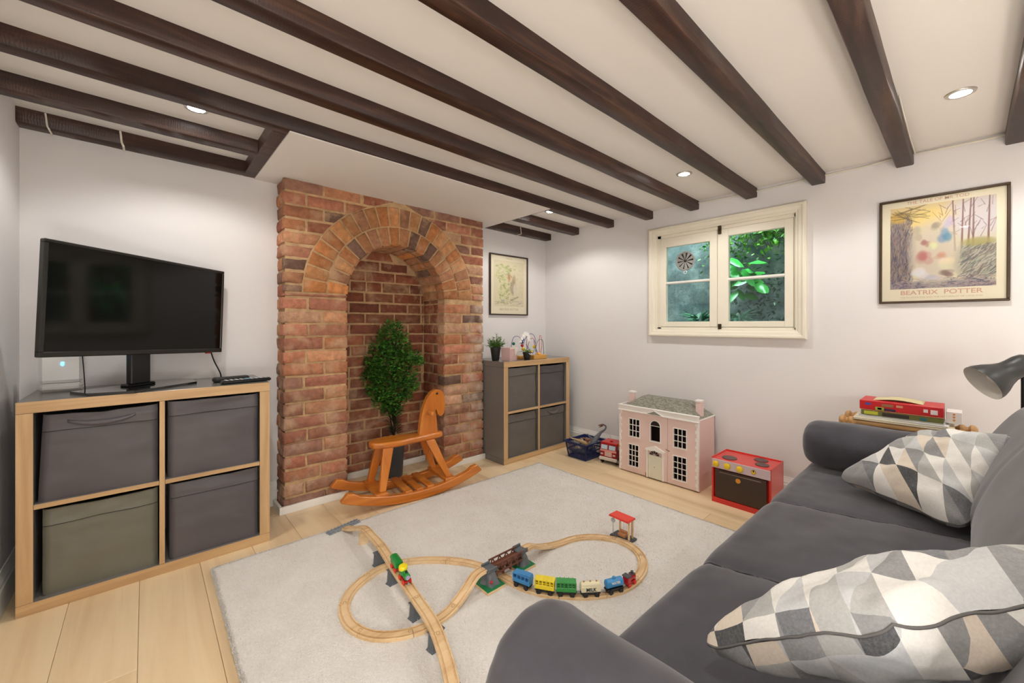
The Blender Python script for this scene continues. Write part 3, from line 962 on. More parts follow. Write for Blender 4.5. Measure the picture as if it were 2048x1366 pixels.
a = rs.uniform(0, 2 * PI, nt); h = rs.uniform(.003, .0075, nt); w = .0022
lean = rs.normal(0, .003, (nt, 2))
V = np.zeros((nt, 3, 3))
V[:, 0, 0] = px + w * np.cos(a); V[:, 0, 1] = py + w * np.sin(a)
V[:, 1, 0] = px - w * np.cos(a); V[:, 1, 1] = py - w * np.sin(a)
V[:, 2, 0] = px + lean[:, 0]; V[:, 2, 1] = py + lean[:, 1]
V[:, :2, 2] = .012; V[:, 2, 2] = RZ - .001 + h
edge = (px < RX0 + .006) | (py > RY1 - .006) | (px > RX1 - .006)
V[edge, :2, 2] = .009; V[edge, 2, 2] = .013 + .7 * h[edge]
me = bpy.data.meshes.new('pile')
V[:, :, 0] -= rug.location[0]; V[:, :, 1] -= rug.location[1]
me.from_pydata(V.reshape(-1, 3).tolist(), [], np.arange(nt * 3).reshape(-1, 3).tolist())
me.materials.append(m_rug)
o = bpy.data.objects.new('pile', me); COL.objects.link(o); o.parent = rug; o['kind'] = 'stuff'

# ================================================================== CUBE UNITS
def cube_unit(label, x0, x1, y0, y1, H):
    t = thing('cube_unit', label, 'shelf unit', ((x0 + x1) / 2, (y0 + y1) / 2, 0))
    sh = t.location
    T = .042; D = .018
    def board(name, a, b, c, d, e, f, upright=False):
        mb = MB(); mb.box(a, b, c + .0015, d, e, f, .0008, 0)
        mb.box(a + .0003, b - .0003, c, c + .0016, e + .0003, f - .0003, .0004, 1)
        return mb.build(name, [m_taupe, m_oakedge_v if upright else m_oakedge], t, shift=sh)
    board('top_board', x0, x1, y0, y1, H - T, H)
    board('bottom_board', x0, x1, y0, y1, .0, T)
    board('side_board', x0, x0 + T, y0, y1, T + .0005, H - T - .0005, True)
    board('side_board', x1 - T, x1, y0, y1, T + .0005, H - T - .0005, True)
    xm = (x0 + x1) / 2; zm = H / 2
    board('divider', xm - D / 2, xm + D / 2, y0 + .001, y1, T + .0005, H - T - .0005, True)
    board('shelf', x0 + T + .0005, xm - D / 2 - .0005, y0 + .001, y1, zm - D / 2, zm + D / 2)
    board('shelf', xm + D / 2 + .0005, x1 - T - .0005, y0 + .001, y1, zm - D / 2, zm + D / 2)
    MB().box(x0 + T, x1 - T, y1 - .008, y1 - .004, T, H - T).build('back_panel', m_taupe, t, shift=sh)
    return (x0 + T, xm - D / 2, xm + D / 2, x1 - T, T, zm - D / 2, zm + D / 2, H - T)
K1 = (-.345, .450, 2.262, 2.662); K2 = (1.988, 2.740, 2.300, 2.680); KH = .772
c1 = cube_unit('wide oak edged cube unit under the television', *K1, KH)
c2 = cube_unit('oak edged cube unit with dark grey side right of the chimney', *K2, KH)
def fabric(name, col):
    return flat(name, col, .5, nscale=14, namt=.05, bscale=420, bstr=.25, bdist=.0008, sheen=.1, spec=.5)
m_char = fabric('charcoal_fabric', (84, 79, 82)); m_olive = fabric('olive_grey_fabric', (106, 104, 90)); m_greyf = fabric('warm_grey_fabric', (98, 93, 88)); m_char2 = fabric('dark_grey_fabric', (80, 76, 78))
m_hem = flat('dark_hem_thread', (38, 36, 38), .8)
def bin_(label, x0, x1, y0, y1, z0, z1, m, handle=0, lean=0.0, dent=0.0, group=None, seed=0, band=.062):
    """soft fabric storage box; front face slightly wrinkled"""
    t = thing('storage_box', label, 'storage box', ((x0 + x1) / 2, (y0 + y1) / 2, z0), group=group)
    sh = t.location
    def face(u, v, off=0.0):
        x = x0 + (x1 - x0) * u; z = z0 + (z1 - z0) * v
        ed = min(u, 1 - u) * 2
        wr = (.005 + .010 * max(0, v - .7) * 3.3) * nz(x + seed, seed * 1.7, z * 1.8, 7) + .005 * nz(x * .5 + seed, seed, z * 3, 20) * v * v
        y = y0 + .004 + wr - .006 * math.sin(PI * u) * math.sin(PI * min(v * 1.1, 1)) + dent * math.exp(-((u - .5) / .25) ** 2 - ((v - .9) / .12) ** 2)
        rr = .012
        if u * (x1 - x0) < rr: y += (rr - u * (x1 - x0)) ** 2 / rr
        if (1 - u) * (x1 - x0) < rr: y += (rr - (1 - u) * (x1 - x0)) ** 2 / rr
        x += lean * (v - .5) * (1 - u) 
        z -= (.005 * math.sin(PI * u) + .003 * nz(x, seed, 2, 12)) * (v > .999)
        return (x - 0, y - off, z)
    mb = MB(); mb.grid(lambda u, v: face(u, v), 28, 24, uv=False)
    # sides, back, bottom
    mb.grid(lambda u, v: (x0 + lean * (v - .5) if u < 1 else x0 + lean * (v - .5), face(0, v)[1] + (y1 - face(0, v)[1]) * u, z0 + (z1 - z0) * v), 1, 24, flip=True, uv=False)
    mb.grid(lambda u, v: (x1, face(1, v)[1] + (y1 - face(1, v)[1]) * u, z0 + (z1 - z0) * v), 1, 24, uv=False)
    mb.add([(x0, y1, z0), (x1, y1, z0), (x1, y1, z1), (x0, y1, z1)], [(3, 2, 1, 0)])
    mb.add([(x0, y0 + .01, z0), (x1, y0 + .01, z0), (x1, y1, z0), (x0, y1, z0)], [(0, 3, 2, 1)])
    mb.build('box_body', m, t, smooth=60, shift=sh)
    vb = 1 - band / (z1 - z0)
    mb = MB(); mb.grid(lambda u, v: face(.004 + .992 * u, vb + (1 - vb) * v + .012 * nz(u * 3, seed, 0) * (1 - v), .003 + .003 * (1 - v)), 28, 6, uv=False)
    mb.grid(lambda u, v: tuple(Vector(face(.004 + .992 * u, vb + .012 * nz(u * 3, seed, 0), .006 * (1 - v)))), 28, 1, flip=True, uv=False)
    mb.grid(lambda u, v: (lambda p: (p[0], p[1] + .006 * v, p[2] + .0012))(face(.004 + .992 * u, 1.0, .0025)), 28, 1, uv=False)
    mb.build('top_band', m, t, smooth=60, shift=sh)
    pts = [face(.006 + .988 * i / 30, vb + .012 * nz((i / 30) * 3, seed, 0), .0062) for i in range(31)]
    MB().tube([(p[0], p[1], p[2] + .0005) for p in pts], .0011, 5).build('hem_seam', m_hem, t, shift=sh)
    if handle:
        cx = (x0 + x1) / 2; hw = .095 if handle == 1 else .06; zc = z1 - .036
        def hf(u, v):
            q = u * 2 - 1
            x = cx + hw * q
            z = zc + .018 * (q * q) - .012 + (v - .5) * (.024 - .012 * abs(q))
            b = (1 - q * q) * .018 + .007
            fy = face((x - x0) / (x1 - x0), max(0, min(1, (z - z0) / (z1 - z0))))[1]
            return (x, fy - b * math.sin(PI * (.15 + .7 * v)) - .001, z)
        mb = MB().grid(hf, 22, 6, uv=False)
        h_ = mb.build('handle', m, t, smooth=80, shift=sh)
        sol = h_.modifiers.new('thick', 'SOLIDIFY'); sol.thickness = .0025
    return t
bx = .012
def cell(c, col, row): 
    x0, x1 = (c[0], c[1]) if col == 0 else (c[2], c[3]); z0, z1 = (c[4], c[5]) if row == 0 else (c[6], c[7])
    return x0, x1, z0, z1
x0, x1, z0, z1 = cell(c1, 0, 1); bin_('charcoal fabric box with a pulled fabric handle, upper left cube below the television', x0 + .014, x1 - .004, K1[2] + .012, K1[3] - .03, z0, z1 - .014, m_char, 1, .012, seed=3)
x0, x1, z0, z1 = cell(c1, 1, 1); bin_('charcoal fabric box, upper right cube below the television', x0 + .010, x1 - .004, K1[2] + .012, K1[3] - .03, z0, z1 - .008, m_char, 0, .0, .012, seed=8)
x0, x1, z0, z1 = cell(c1, 0, 0); bin_('olive grey fabric box, lower left cube of the television unit', x0 + .018, x1 - .004, K1[2] + .022, K1[3] - .03, z0, z1 - .014, m_olive, 0, .0, seed=14)
x0, x1, z0, z1 = cell(c1, 1, 0); bin_('charcoal fabric box, lower right cube of the television unit', x0 + .016, x1 - .004, K1[2] + .012, K1[3] - .03, z0, z1 - .010, m_char, 0, .0, seed=21)
x0, x1, z0, z1 = cell(c2, 0, 1); bin_('warm grey wrinkled fabric box, upper left cube of the unit by the chimney', x0 + .008, x1 - .004, K2[2] + .012, K2[3] - .03, z0, z1 - .008, m_greyf, 0, 0, .006, seed=31)
x0, x1, z0, z1 = cell(c2, 1, 1); bin_('dark grey fabric box, upper right cube of the unit by the chimney', x0 + .008, x1 - .006, K2[2] + .016, K2[3] - .03, z0, z1 - .014, m_char2, 0, 0, .004, seed=37)
x0, x1, z0, z1 = cell(c2, 0, 0); bin_('warm grey fabric box with sagging top, lower left cube of the unit by the chimney', x0 + .008, x1 - .006, K2[2] + .012, K2[3] - .03, z0, z1 - .012, m_greyf, 0, 0, .008, seed=43)
x0, x1, z0, z1 = cell(c2, 1, 0); bin_('warm grey fabric box with folded handle, lower right of the unit by the chimney', x0 + .006, x1 - .006, K2[2] + .014, K2[3] - .03, z0, z1 - .012, m_greyf, 2, 0, seed=49)

# ================================================================== TELEVISION
tv = thing('television', 'black flat screen television on a glass pedestal stand', 'television', (-.02, 2.47, KH))
A = Vector((-.273, 2.18, .935)); B = Vector((.305, 2.618, .9075)); At = Vector((-.273, 2.18, 1.360)); Bt = Vector((.305, 2.618, 1.332))
ctr = (A + B + At + Bt) / 4
tx = (B - A).normalized(); tz = (At - A).normalized(); tz = (tz - tx * tz.dot(tx)).normalized(); ty = tz.cross(tx)   # ty points away from the room
W2, H2 = (B - A).length / 2, (At - A).length / 2
Mtv = frame(tx, ty, tz, ctr - Vector(tv.location))
m_screen = flat('glossy_black_screen', (7, 6, 5), 0.08, spec=.3)
m_tvb = flat('tv_bezel', (24, 22, 18), 0.3, spec=.6)
mb = MB(); mb.M = Mtv
mb.box(-W2, W2, -.002, .022, -H2, -H2 + .020, .003).box(-W2, W2, -.002, .022, H2 - .013, H2, .003).box(-W2, -W2 + .015, -.002, .022, -H2 + .018, H2 - .012, .003).box(W2 - .012, W2, -.002, .022, -H2 + .018, H2 - .012, .003)
mb.box(-W2 + .004, W2 - .004, .012, .030, -H2 + .004, H2 - .004, .004)
mb.box(-W2 + .10, W2 - .10, .028, .055, -H2 + .03, H2 - .10, .008)
mb.build('casing', m_tvb, tv)
mb = MB(); mb.M = Mtv; mb.box(-W2 + .014, W2 - .011, .002, .012, -H2 + .019, H2 - .012).build('screen', m_screen, tv)
m_red = flat('red_gloss', (176, 26, 24), 0.35)
mb = MB(); mb.M = Mtv; mb.box(W2 - .085, W2 - .062, .0, .012, -H2 - .005, -H2 + .001, .001).build('standby_light', m_red, tv)
m_bglass = flat('black_glass', (12, 13, 13), 0.04, spec=.8, coat=.6)
P0 = Vector((0, 0, 0))
# pedestal and base in the stand's own heading
sx_ = Vector((tx.x, tx.y, 0)).normalized(); sy_ = Vector((-sx_.y, sx_.x, 0))
Ms = frame(sx_, sy_, Vector((0, 0, 1)), Vector((-.02, 2.45, KH)) - Vector(tv.location))
mb = MB(); mb.M = Ms; mb.box(-.040, .040, -.012, .020, .02, .34, .004).box(-.058, .058, -.02, .03, .008, .022, .006)
mb.build('pedestal', m_black, tv)
mb = MB(); mb.M = Ms
mb.prism([(-.215, -.035), (-.13, -.15), (.15, -.135), (.225, -.02), (.21, .065), (-.19, .09)], 2, .0, .011)
o = fix_normals(mb.build('stand_base', m_bglass, tv))
mb = MB()
mb.tube(spline([(.27, .12, .14), (.285, .13, .09), (.31, .135, .03), (.315, .14, .003)], 6), .0035, 6)
mb.build('cable', m_black, tv)
mb = MB()
mb.tube(spline([(-.175, -.03, .17), (-.17, -.02, .08), (-.168, .0, .003)], 6), .002, 6)
mb.build('cable', m_black, tv)

# router box
rt = thing('router', 'white box shaped router with a small blue light behind the television', 'router', (-.262, 2.555, KH))
mb = MB().box(-.062, .062, -.03, .03, .0, .034, .010).box(-.064, .064, -.032, .032, .036, .19, .012)
mb.build('body', m_white, rt)
m_blue = bpy.data.materials.new('blue_light'); m_blue.use_nodes = True
m_blue.node_tree.nodes['Principled BSDF'].inputs['Emission Color'].default_value = (.02, .45, 1, 1)
m_blue.node_tree.nodes['Principled BSDF'].inputs['Emission Strength'].default_value = 1.6
mb = MB()
for dz_ in (.112, .1195):
    mb.lathe([(.0005, -.0335), (.0045, -.0335), (.0045, -.0315)], 14, (.004, 0, dz_), 1)
mb.build('status_light', m_blue, rt)
# remotes and small black box
def remote(label, x, y, rz, L, W, m, z=KH, keys=True, name='remote_control', cat='remote control'):
    t = thing(name, label, cat, (x, y, z), rz)
    MB().box(-L / 2, L / 2, -W / 2, W / 2, 0, .017, .006).build('body', m, t)
    if keys:
        mk = flat('silver_keys', (190, 194, 200), .35)
        for i in range(9):
            for j in range(3):
                if i == 4: continue
                MB().box(-L / 2 + .014 + i * L * .1, -L / 2 + .014 + i * L * .1 + .010, -W / 2 + .006 + j * .0125, -W / 2 + .0145 + j * .0125, .0165, .0195, .001).build('key', mk, t)
        MB().lathe([(.0115, .0165), (.012, .0195), (.0055, .0205), (.001, .0205)], 18, (-L / 2 + .014 + 4.4 * L * .1, 0, 0)).build('dial', flat('blue_grey_dial', (120, 170, 200), .35), t)
    return t
remote('black remote control with silver keys on the front edge of the television unit', .365, 2.335, .12, .205, .050, m_black)
mbx = thing('set_top_box', 'small plain black box lying behind the remote control', 'box', (.315, 2.425, KH), .16)
MB().box(-.075, .075, -.022, .022, 0, .024, .007).build('body', m_blackm, mbx)

# ================================================================== ITEMS ON THE SMALL UNIT
m_pot = flat('black_pot_plastic', (24, 24, 25), 0.45)
m_soil = flat('soil', (44, 32, 24), 0.95, bscale=80, bstr=.6)
def pot(t, r0, r1, h, m, name='pot'):
    MB().lathe([(r0 * .9, 0), (r0, .003), (r1 * .97, h * .88), (r1, h * .88), (r1 * 1.02, h), (r1 * .94, h), (r1 * .9, h * .85), (.001, h * .85)], 28, cap=True).build(name, m, t, smooth=35)
    MB().lathe([(.001, h * .86), (r1 * .9, h * .87)], 20, cap=False).build('soil', m_soil, t)
m_herb = leafmat('herb_leaf', (36, 84, 26), (112, 160, 58), .4)
pl = thing('potted_herb', 'small bushy green plant in a black pot beside the chimney', 'plant', (2.035, 2.455, KH))
pot(pl, .028, .042, .105, m_pot)
mb = MB(); ms = MB()
r4 = random.Random(5)
for i in range(70):
    a = r4.uniform(0, 2 * PI); sp = r4.random() ** .6; r = .085 * sp; h = .205 - .075 * sp + r4.uniform(-.02, .02)
    p0 = Vector((.02 * math.cos(a) * sp, .02 * math.sin(a) * sp, .09)); p1 = Vector((r * math.cos(a), r * math.sin(a), h))
    ms.tube([p0, (p0 + p1) / 2 + Vector((0, 0, .01)), p1], .0009, 4)
    for k_ in range(8):
        q = p0.lerp(p1, .35 + .65 * k_ / 7)
        leaf_mesh(mb, q, r4.uniform(.016, .026), .010, r4.uniform(0, 2 * PI), r4.uniform(-.3, 1.0))
o = mb.build('foliage', m_herb, pl); o['kind'] = 'stuff'
o = ms.build('stem', m_stem, pl)

m_pink = flat('pale_pink_card', (214, 178, 172), .55, nscale=30, namt=.03)
m_pinks = flat('cream_print', (240, 228, 220), .6)
pb = thing('gift_box', 'pale pink folded gift box with a soft white bow panel, between the two plants', 'box', (2.135, 2.405, KH), .3)
mb = MB()
vs = [(-.052, -.036, 0), (.052, -.036, 0), (.052, .036, 0), (-.052, .036, 0), (-.060, -.042, .100), (.060, -.042, .100), (.060, .042, .100), (-.060, .042, .100)]
mb.add(vs, [(0, 3, 2, 1), (0, 1, 5, 4), (1, 2, 6, 5), (2, 3, 7, 6), (3, 0, 4, 7), (4, 5, 6, 7)])
mb.build('body', m_pink, pb)
mb = MB()
mb.add([(.008, -.0435, .1), (.060, -.0435, .1), (.050, -.041, .055), (.034, -.040, .035), (.018, -.041, .055)], [(0, 4, 3, 2, 1)])
mb.add([(-.060, -.0440, .092), (.060, -.0440, .092), (.061, -.0445, .102), (-.061, -.0445, .102)], [(0, 1, 2, 3)])
for i in range(14):
    x_, z_ = r4.uniform(-.05, .0), r4.uniform(.01, .085)
    yy = -.0366 - .006 * z_ / .1
    mb.add([(x_, yy, z_), (x_ + .004, yy, z_ + .002), (x_ + .002, yy, z_ + .006), (x_ - .002, yy, z_ + .004)], [(0, 1, 2, 3)])
mb.build('folded_flap', m_pinks, pb)

orc = thing('potted_orchid', 'small white flowering orchid in a black pot in front of the bead maze', 'plant', (2.262, 2.335, KH))
pot(orc, .024, .035, .062, m_pot)
m_orch = flat('white_petal', (244, 242, 238), .5)
m_oleaf = leafmat('orchid_leaf', (52, 92, 34), (130, 160, 60), .35)
mb = MB()
for a, L, tl in ((2.6, .085, .35), (3.4, .07, .5), (-.3, .08, .5), (.3, .07, .7), (4.5, .06, .6), (1.4, .06, .9)):
    leaf_mesh(mb, (0, 0, .058), L, .026, a, tl, 0, 0, .35)
mb.build('leaf', m_oleaf, orc, smooth=60)
MB().tube(spline([(0, 0, .06), (-.004, .0, .13), (-.002, 0, .19), (-.02, 0, .215), (-.045, -.005, .205), (-.072, -.008, .17), (-.088, -.01, .13)], 6), .0018, 6).build('stem', flat('brown_green_stem', (84, 74, 40), .6), orc)
def bloom(p, s, face=(0, -1, 0)):
    mb = MB(); f = Vector(face).normalized(); u = f.cross(Vector((0, 0, 1))).normalized(); v_ = u.cross(f)
    for k_ in range(5):
        a = PI / 2 + 2 * PI * k_ / 5; d = u * math.cos(a) + v_ * math.sin(a); e = u * -math.sin(a) + v_ * math.cos(a)
        c = Vector(p)
        mb.add([c, c + d * s * .5 + e * s * .36 + f * .002, c + d * s + f * .004, c + d * s * .5 - e * s * .36 + f * .002], [(0, 1, 2, 3)])
    mb.ball(Vector(p) + f * .004, s * .14, 6, 4)
    mb.build('flower', m_orch, orc)
for p, s in (((-.004, -.006, .205), .026), ((.012, -.004, .185), .024), ((-.03, -.01, .212), .024), ((-.052, -.012, .195), .023), ((-.070, -.014, .172), .021), ((-.083, -.014, .150), .018), ((.02, -.002, .158), .019), ((.002, -.01, .175), .018)):
    bloom(p, s * .80, (-.4, -.9, .1))
MB().tube(spline([(-.012, -.033, .058), (-.008, -.036, .050), (.0, -.037, .045), (.008, -.036, .050), (.006, -.034, .058)], 5), .0025, 6).build('tag', m_white, orc)

# bead maze
m_mz = flat('yellow_pine_block', (206, 152, 70), .45, nscale=20, namt=.08)
bm_ = thing('bead_maze', 'wooden bead maze toy with coloured wires behind the orchid', 'toy', (2.36, 2.42, KH))
# L-shaped base of three blocks
def blk(x0, x1, y0, y1, z0=0, z1=.034):
    MB().box(x0, x1, y0, y1, z0, z1, .003).build('base_block', m_mz, bm_)
blk(-.035, .115, -.10, -.045)
blk(-.165, -.105, .015, .075)
blk(-.105, -.03, -.01, .035, .002, .026)
wires = [((40, 60, 140), [(-.15, .05, .03), (-.145, .05, .11), (-.13, .045, .17), (-.10, .04, .185), (-.06, .04, .175), (-.045, .03, .13), (-.04, .02, .07), (-.035, .01, .03)]),
         ((76, 52, 150), [(-.06, .0, .12), (-.05, -.02, .17), (-.02, -.03, .205), (.02, -.04, .195), (.035, -.05, .14), (.01, -.06, .08), (-.02, -.07, .05), (-.04, -.06, .07), (-.055, -.03, .12)]),
         ((176, 40, 50), [(-.035, -.02, .08), (-.025, -.04, .15), (-.01, -.06, .17), (.01, -.07, .13), (.02, -.07, .07), (.015, -.07, .03)]),
         ((196, 60, 80), [(.055, -.075, .03), (.058, -.07, .11), (.07, -.06, .175), (.082, -.06, .19), (.086, -.07, .15), (.078, -.08, .10), (.066, -.08, .06), (.06, -.08, .03)]),
         ((40, 110, 90), [(.0, -.08, .06), (.02, -.075, .12), (.05, -.07, .155), (.09, -.07, .155), (.102, -.075, .11), (.102, -.08, .03)]),
         ((90, 60, 140), [(.04, -.08, .03), (.02, -.075, .07), (.0, -.07, .12), (-.005, -.07, .16)])]
for i, (c, p) in enumerate(wires):
    MB().tube(spline(p, 8), .0022, 6).build('wire', flat('wire_%d' % i, c, .35), bm_)
for c, p, r in (((20, 110, 90), (-.125, .045, .125), .013), ((30, 90, 160), (-.045, .02, .158), .013), ((24, 60, 140), (-.046, .03, .135), .013), ((190, 24, 34), (-.043, .03, .108), .013), ((240, 200, 40), (-.04, .02, .08), .015), ((244, 214, 50), (-.02, -.055, .060), .013), ((242, 214, 40), (.02, -.05, .10), .015), ((190, 24, 34), (-.035, .015, .045), .013), ((230, 170, 60), (.036, -.078, .042), .012), ((240, 190, 60), (.052, -.078, .041), .011), ((30, 130, 80), (-.147, .05, .045), .008)):
    MB().ball(p, r, 14, 8).build('bead', flat('bead_paint', c, .25), bm_, smooth=80)

# ================================================================== BIG PLANT IN THE NICHE
m_box = leafmat('boxwood_leaf', (18, 62, 18), (88, 150, 54), .3, .7)
bpz = thing('potted_tree', 'tall bushy green plant in a dark grey pot inside the brick recess', 'plant', (1.285, 2.665, 0))
MB().lathe([(.060, 0), (.062, .003), (.076, .235), (.079, .237), (.079, .255), (.072, .255), (.070, .24), (.001, .24)], 32).build('pot', flat('dark_grey_pot', (66, 68, 71), .45), bpz, smooth=35)
MB().lathe([(.001, .241), (.070, .243)], 20, cap=False).build('soil', m_soil, bpz)
mb = MB(); r5 = random.Random(9)
mb.tube(spline([(0, 0, .24), (.01, .0, .45), (-.01, .0, .7), (.0, .0, 1.0)], 6), [.010 - .0003 * i for i in range(19)], 7)
tufts = []
CF, SF = math.cos(YAW), math.sin(YAW)
def lat(s, d=0.0): return Vector((SF * s + CF * d, -CF * s + SF * d, 0))   # s: sideways, d: away
for s, z, r, d in ((.0, 1.03, .070, 0), (-.045, .97, .075, 0), (.045, .955, .06, .0), (-.10, .89, .08, 0), (-.02, .88, .08, .02), (.06, .87, .08, .02), (-.14, .79, .08, 0), (-.05, .80, .09, -.04), (.04, .80, .08, 0), (.13, .82, .07, 0), (.18, .80, .045, -.02), (-.15, .69, .08, 0), (-.07, .71, .09, -.05), (.02, .72, .09, -.04), (.10, .71, .08, 0), (-.13, .60, .07, 0), (-.05, .61, .09, -.05), (.05, .62, .09, -.02), (.12, .63, .06, 0), (-.08, .53, .07, -.02), (.0, .53, .08, -.03), (.08, .56, .06, 0), (-.04, .46, .05, 0), (.02, .46, .05, 0)):
    s = s * .98; r = r * .88
    tufts.append((s, z, r, d))
    c = lat(s, d * .8); c.z = z
    mb.tube(spline([(0, 0, z - .16 if z > .5 else .3), (c.x * .5, c.y * .5, z - .07), c], 4), .003, 5)
mb.build('stem', flat('brown_twig', (60, 44, 30), .8), bpz)
mb = MB()
for s, z, r, d in tufts:
    c = lat(s, d * .8); c.z = z
    for i in range(int(3600 * r)):
        v_ = Vector((r5.gauss(0, 1), r5.gauss(0, 1), r5.gauss(0, 1))).normalized() * r * (r5.random() ** .4)
        p = c + v_
        if p.y > .155: p.y = .155 - r5.random() * .02
        if p.x > .31: p.x = .31 - r5.random() * .02
        az = math.atan2(v_.y, v_.x) + r5.uniform(-.8, .8)
        leaf_mesh(mb, p, r5.uniform(.020, .033), r5.uniform(.013, .019), az, r5.uniform(-.3, 1.1), r5.uniform(-.5, .5), 0, .15)
mb2 = MB()
for i in range(160):
    a = r5.uniform(0, 2 * PI); t_ = r5.uniform(.2, 1.3)
    leaf_mesh(mb2, (.01 * math.cos(a), .01 * math.sin(a), r5.uniform(.26, .40)), r5.uniform(.05, .09), .006, a, t_, 0, 0, .2)
o = mb.build('foliage', m_box, bpz); o['kind'] = 'stuff'
o = mb2.build('grass_blades', leafmat('dark_blade', (12, 30, 14), (30, 56, 26)), bpz); o['kind'] = 'stuff'

# ================================================================== ROCKING HORSE
hs = thing('rocking_horse', 'varnished pine rocking horse in front of the fireplace recess', 'rocking horse', (1.235, 2.335, 0), math.radians(-6.5))
R_ = 1.15
def runner(yc):
    lo = []; up = []
    n = 26
    for i in range(n + 1):
        x = -.44 + .88 * i / n
        z = R_ - math.sqrt(R_ * R_ - x * x)
        lo.append((x, z))
    for i in range(n + 1):
        x = .44 - .88 * i / n
        z = R_ - math.sqrt(R_ * R_ - x * x)
        th = .052
        e = .44 - abs(x)
        if e < .10: th = .052 + .012 * math.sin(PI * e / .10)
        if e < .035: th = .052 * (e / .035) ** .6 + .006
        up.append((x, z + th))
    mb = MB().prism(lo + up, 1, yc - .019, yc + .019)
    o = fix_normals(mb.build('rocker', m_pine, hs, smooth=30))
    bv = o.modifiers.new('round', 'BEVEL'); bv.width = .005; bv.segments = 2; bv.limit_method = 'ANGLE'; bv.angle_limit = math.radians(50)
YR = .128
runner(-YR); runner(YR)
def rounded(name, mb, m, w=.004):
    o = fix_normals(mb.build(name, m, hs, smooth=30))
    bv = o.modifiers.new('round', 'BEVEL'); bv.width = w; bv.segments = 2; bv.limit_method = 'ANGLE'; bv.angle_limit = math.radians(40)
    return o
for xc, zc in ((-.215, .068), (.215, .068)):
    rounded('cross_board', MB().box(xc - .035, xc + .035, -YR - .012, YR + .012, zc - .003, zc + .018), m_pine)
for xc in (-.055, .015, .085):
    zc = .050 + (R_ - math.sqrt(R_ * R_ - xc * xc))
    rounded('foot_slat', MB().box(xc - .022, xc + .022, -YR - .006, YR + .006, zc - .003, zc + .014), m_pine)
def leg(p0, p1, w0, w1, t=.030):
    """board leg from the bottom p0 to the top p1, widths along x"""
    mb = MB(); vs = []
    for p, w in ((p0, w0), (p1, w1)):
        for sx, sy in ((-1, -1), (1, -1), (1, 1), (-1, 1)):
            vs.append((p[0] + sx * w / 2, p[1] + sy * t / 2, p[2]))
    mb.add(vs, [(0, 3, 2, 1), (4, 5, 6, 7), (0, 1, 5, 4), (1, 2, 6, 5), (2, 3, 7, 6), (3, 0, 4, 7)])
    rounded('leg', mb, m_pine_v, .005)
SZ = .322
leg((-.205, -.100, .085), (-.155, -.050, SZ), .040, .064)
leg((-.215, .100, .085), (-.165, .050, SZ), .040, .064)
leg((.215, -.105, .085), (.115, -.045, SZ), .038, .064)
leg((.205, .105, .085), (.105, .045, SZ), .038, .060)
out = []
for i in range(40):
    a = 2 * PI * i / 40
    cx_, sy2 = math.cos(a), math.sin(a)
    x = -.015 + .235 * cx_
    wv = .080 * (1 - .32 * (.5 + .5 * math.sin((x + .06) * 6.0))) if x > -.15 else .080
    wv = .084 - .030 * (1 / (1 + math.exp(-(x + .03) * 30)))
    ex = abs(cx_) ** 4
    out.append((x, wv * (1 if sy2 > 0 else -1) * abs(sy2) ** .55))
rounded('seat', MB().prism(out, 2, SZ - .004, SZ + .032), m_pine, .010)
# head board: outline in x,z
ho = [(.030, 0), (.034, .05), (.045, .12), (.062, .185), (.085, .235), (.115, .268), (.145, .280), (.172, .276), (.192, .258), (.203, .23), (.207, .19), (.207, .15), (.200, .122), (.186, .105), (.172, .104), (.160, .115), (.151, .132), (.146, .150), (.142, .152), (.140, .135), (.146, .10), (.152, .06), (.156, 0)]
ho = [(x + .028, SZ + .028 + z) for x, z in ho]
rounded('head', MB().prism(ho, 1, -.019, .019), m_pine_v, .006)
o = MB().lathe([(.001, -.085), (.010, -.083), (.0125, -.078), (.0115, -.07), (.0115, .07), (.0125, .078), (.010, .083), (.001, .085)], 16, (.118, 0, SZ + .17), 1).build('handle_dowel', m_pine, hs, smooth=40)
o = MB().ball((.178, -.020, SZ + .283), .008, 10, 6).build('eye', m_black, hs, smooth=80)

# ================================================================== TRAIN TRACK
RT = RZ - .001            # track sits on the pile
TH = .012
def sweep_track(mb, pts, w=.040, th=TH, mi=0):
    """grooved wooden track along pts (centre of underside)"""
    prof = [(-w / 2, 0), (-w / 2, th - .001), (-w / 2 + .001, th), (-.0155, th), (-.0150, th - .0042), (-.0100, th - .0042), (-.0095, th), (.0095, th), (.0100, th - .0042), (.0150, th - .0042), (.0155, th), (w / 2 - .001, th), (w / 2, th - .001), (w / 2, 0)]
    vs = []; fs = []; n = len(prof)
    P = [Vector(p) for p in pts]
    for i, p in enumerate(P):
        d = P[min(i + 1, len(P) - 1)] - P[max(i - 1, 0)]; d.normalize()
        s = d.cross(Vector((0, 0, 1))).normalized(); u = s.cross(d)
        for a, b in prof: vs.append(p + s * a + u * b)
    for i in range(len(P) - 1):
        for k in range(n):
            a, b = i * n + k, i * n + (k + 1) % n
            fs.append((a, a + n, b + n, b))
    fs.append(list(range(n))); m = (len(P) - 1) * n; fs.append(list(range(m, m + n))[::-1])
    mb.add(vs, fs, mi)
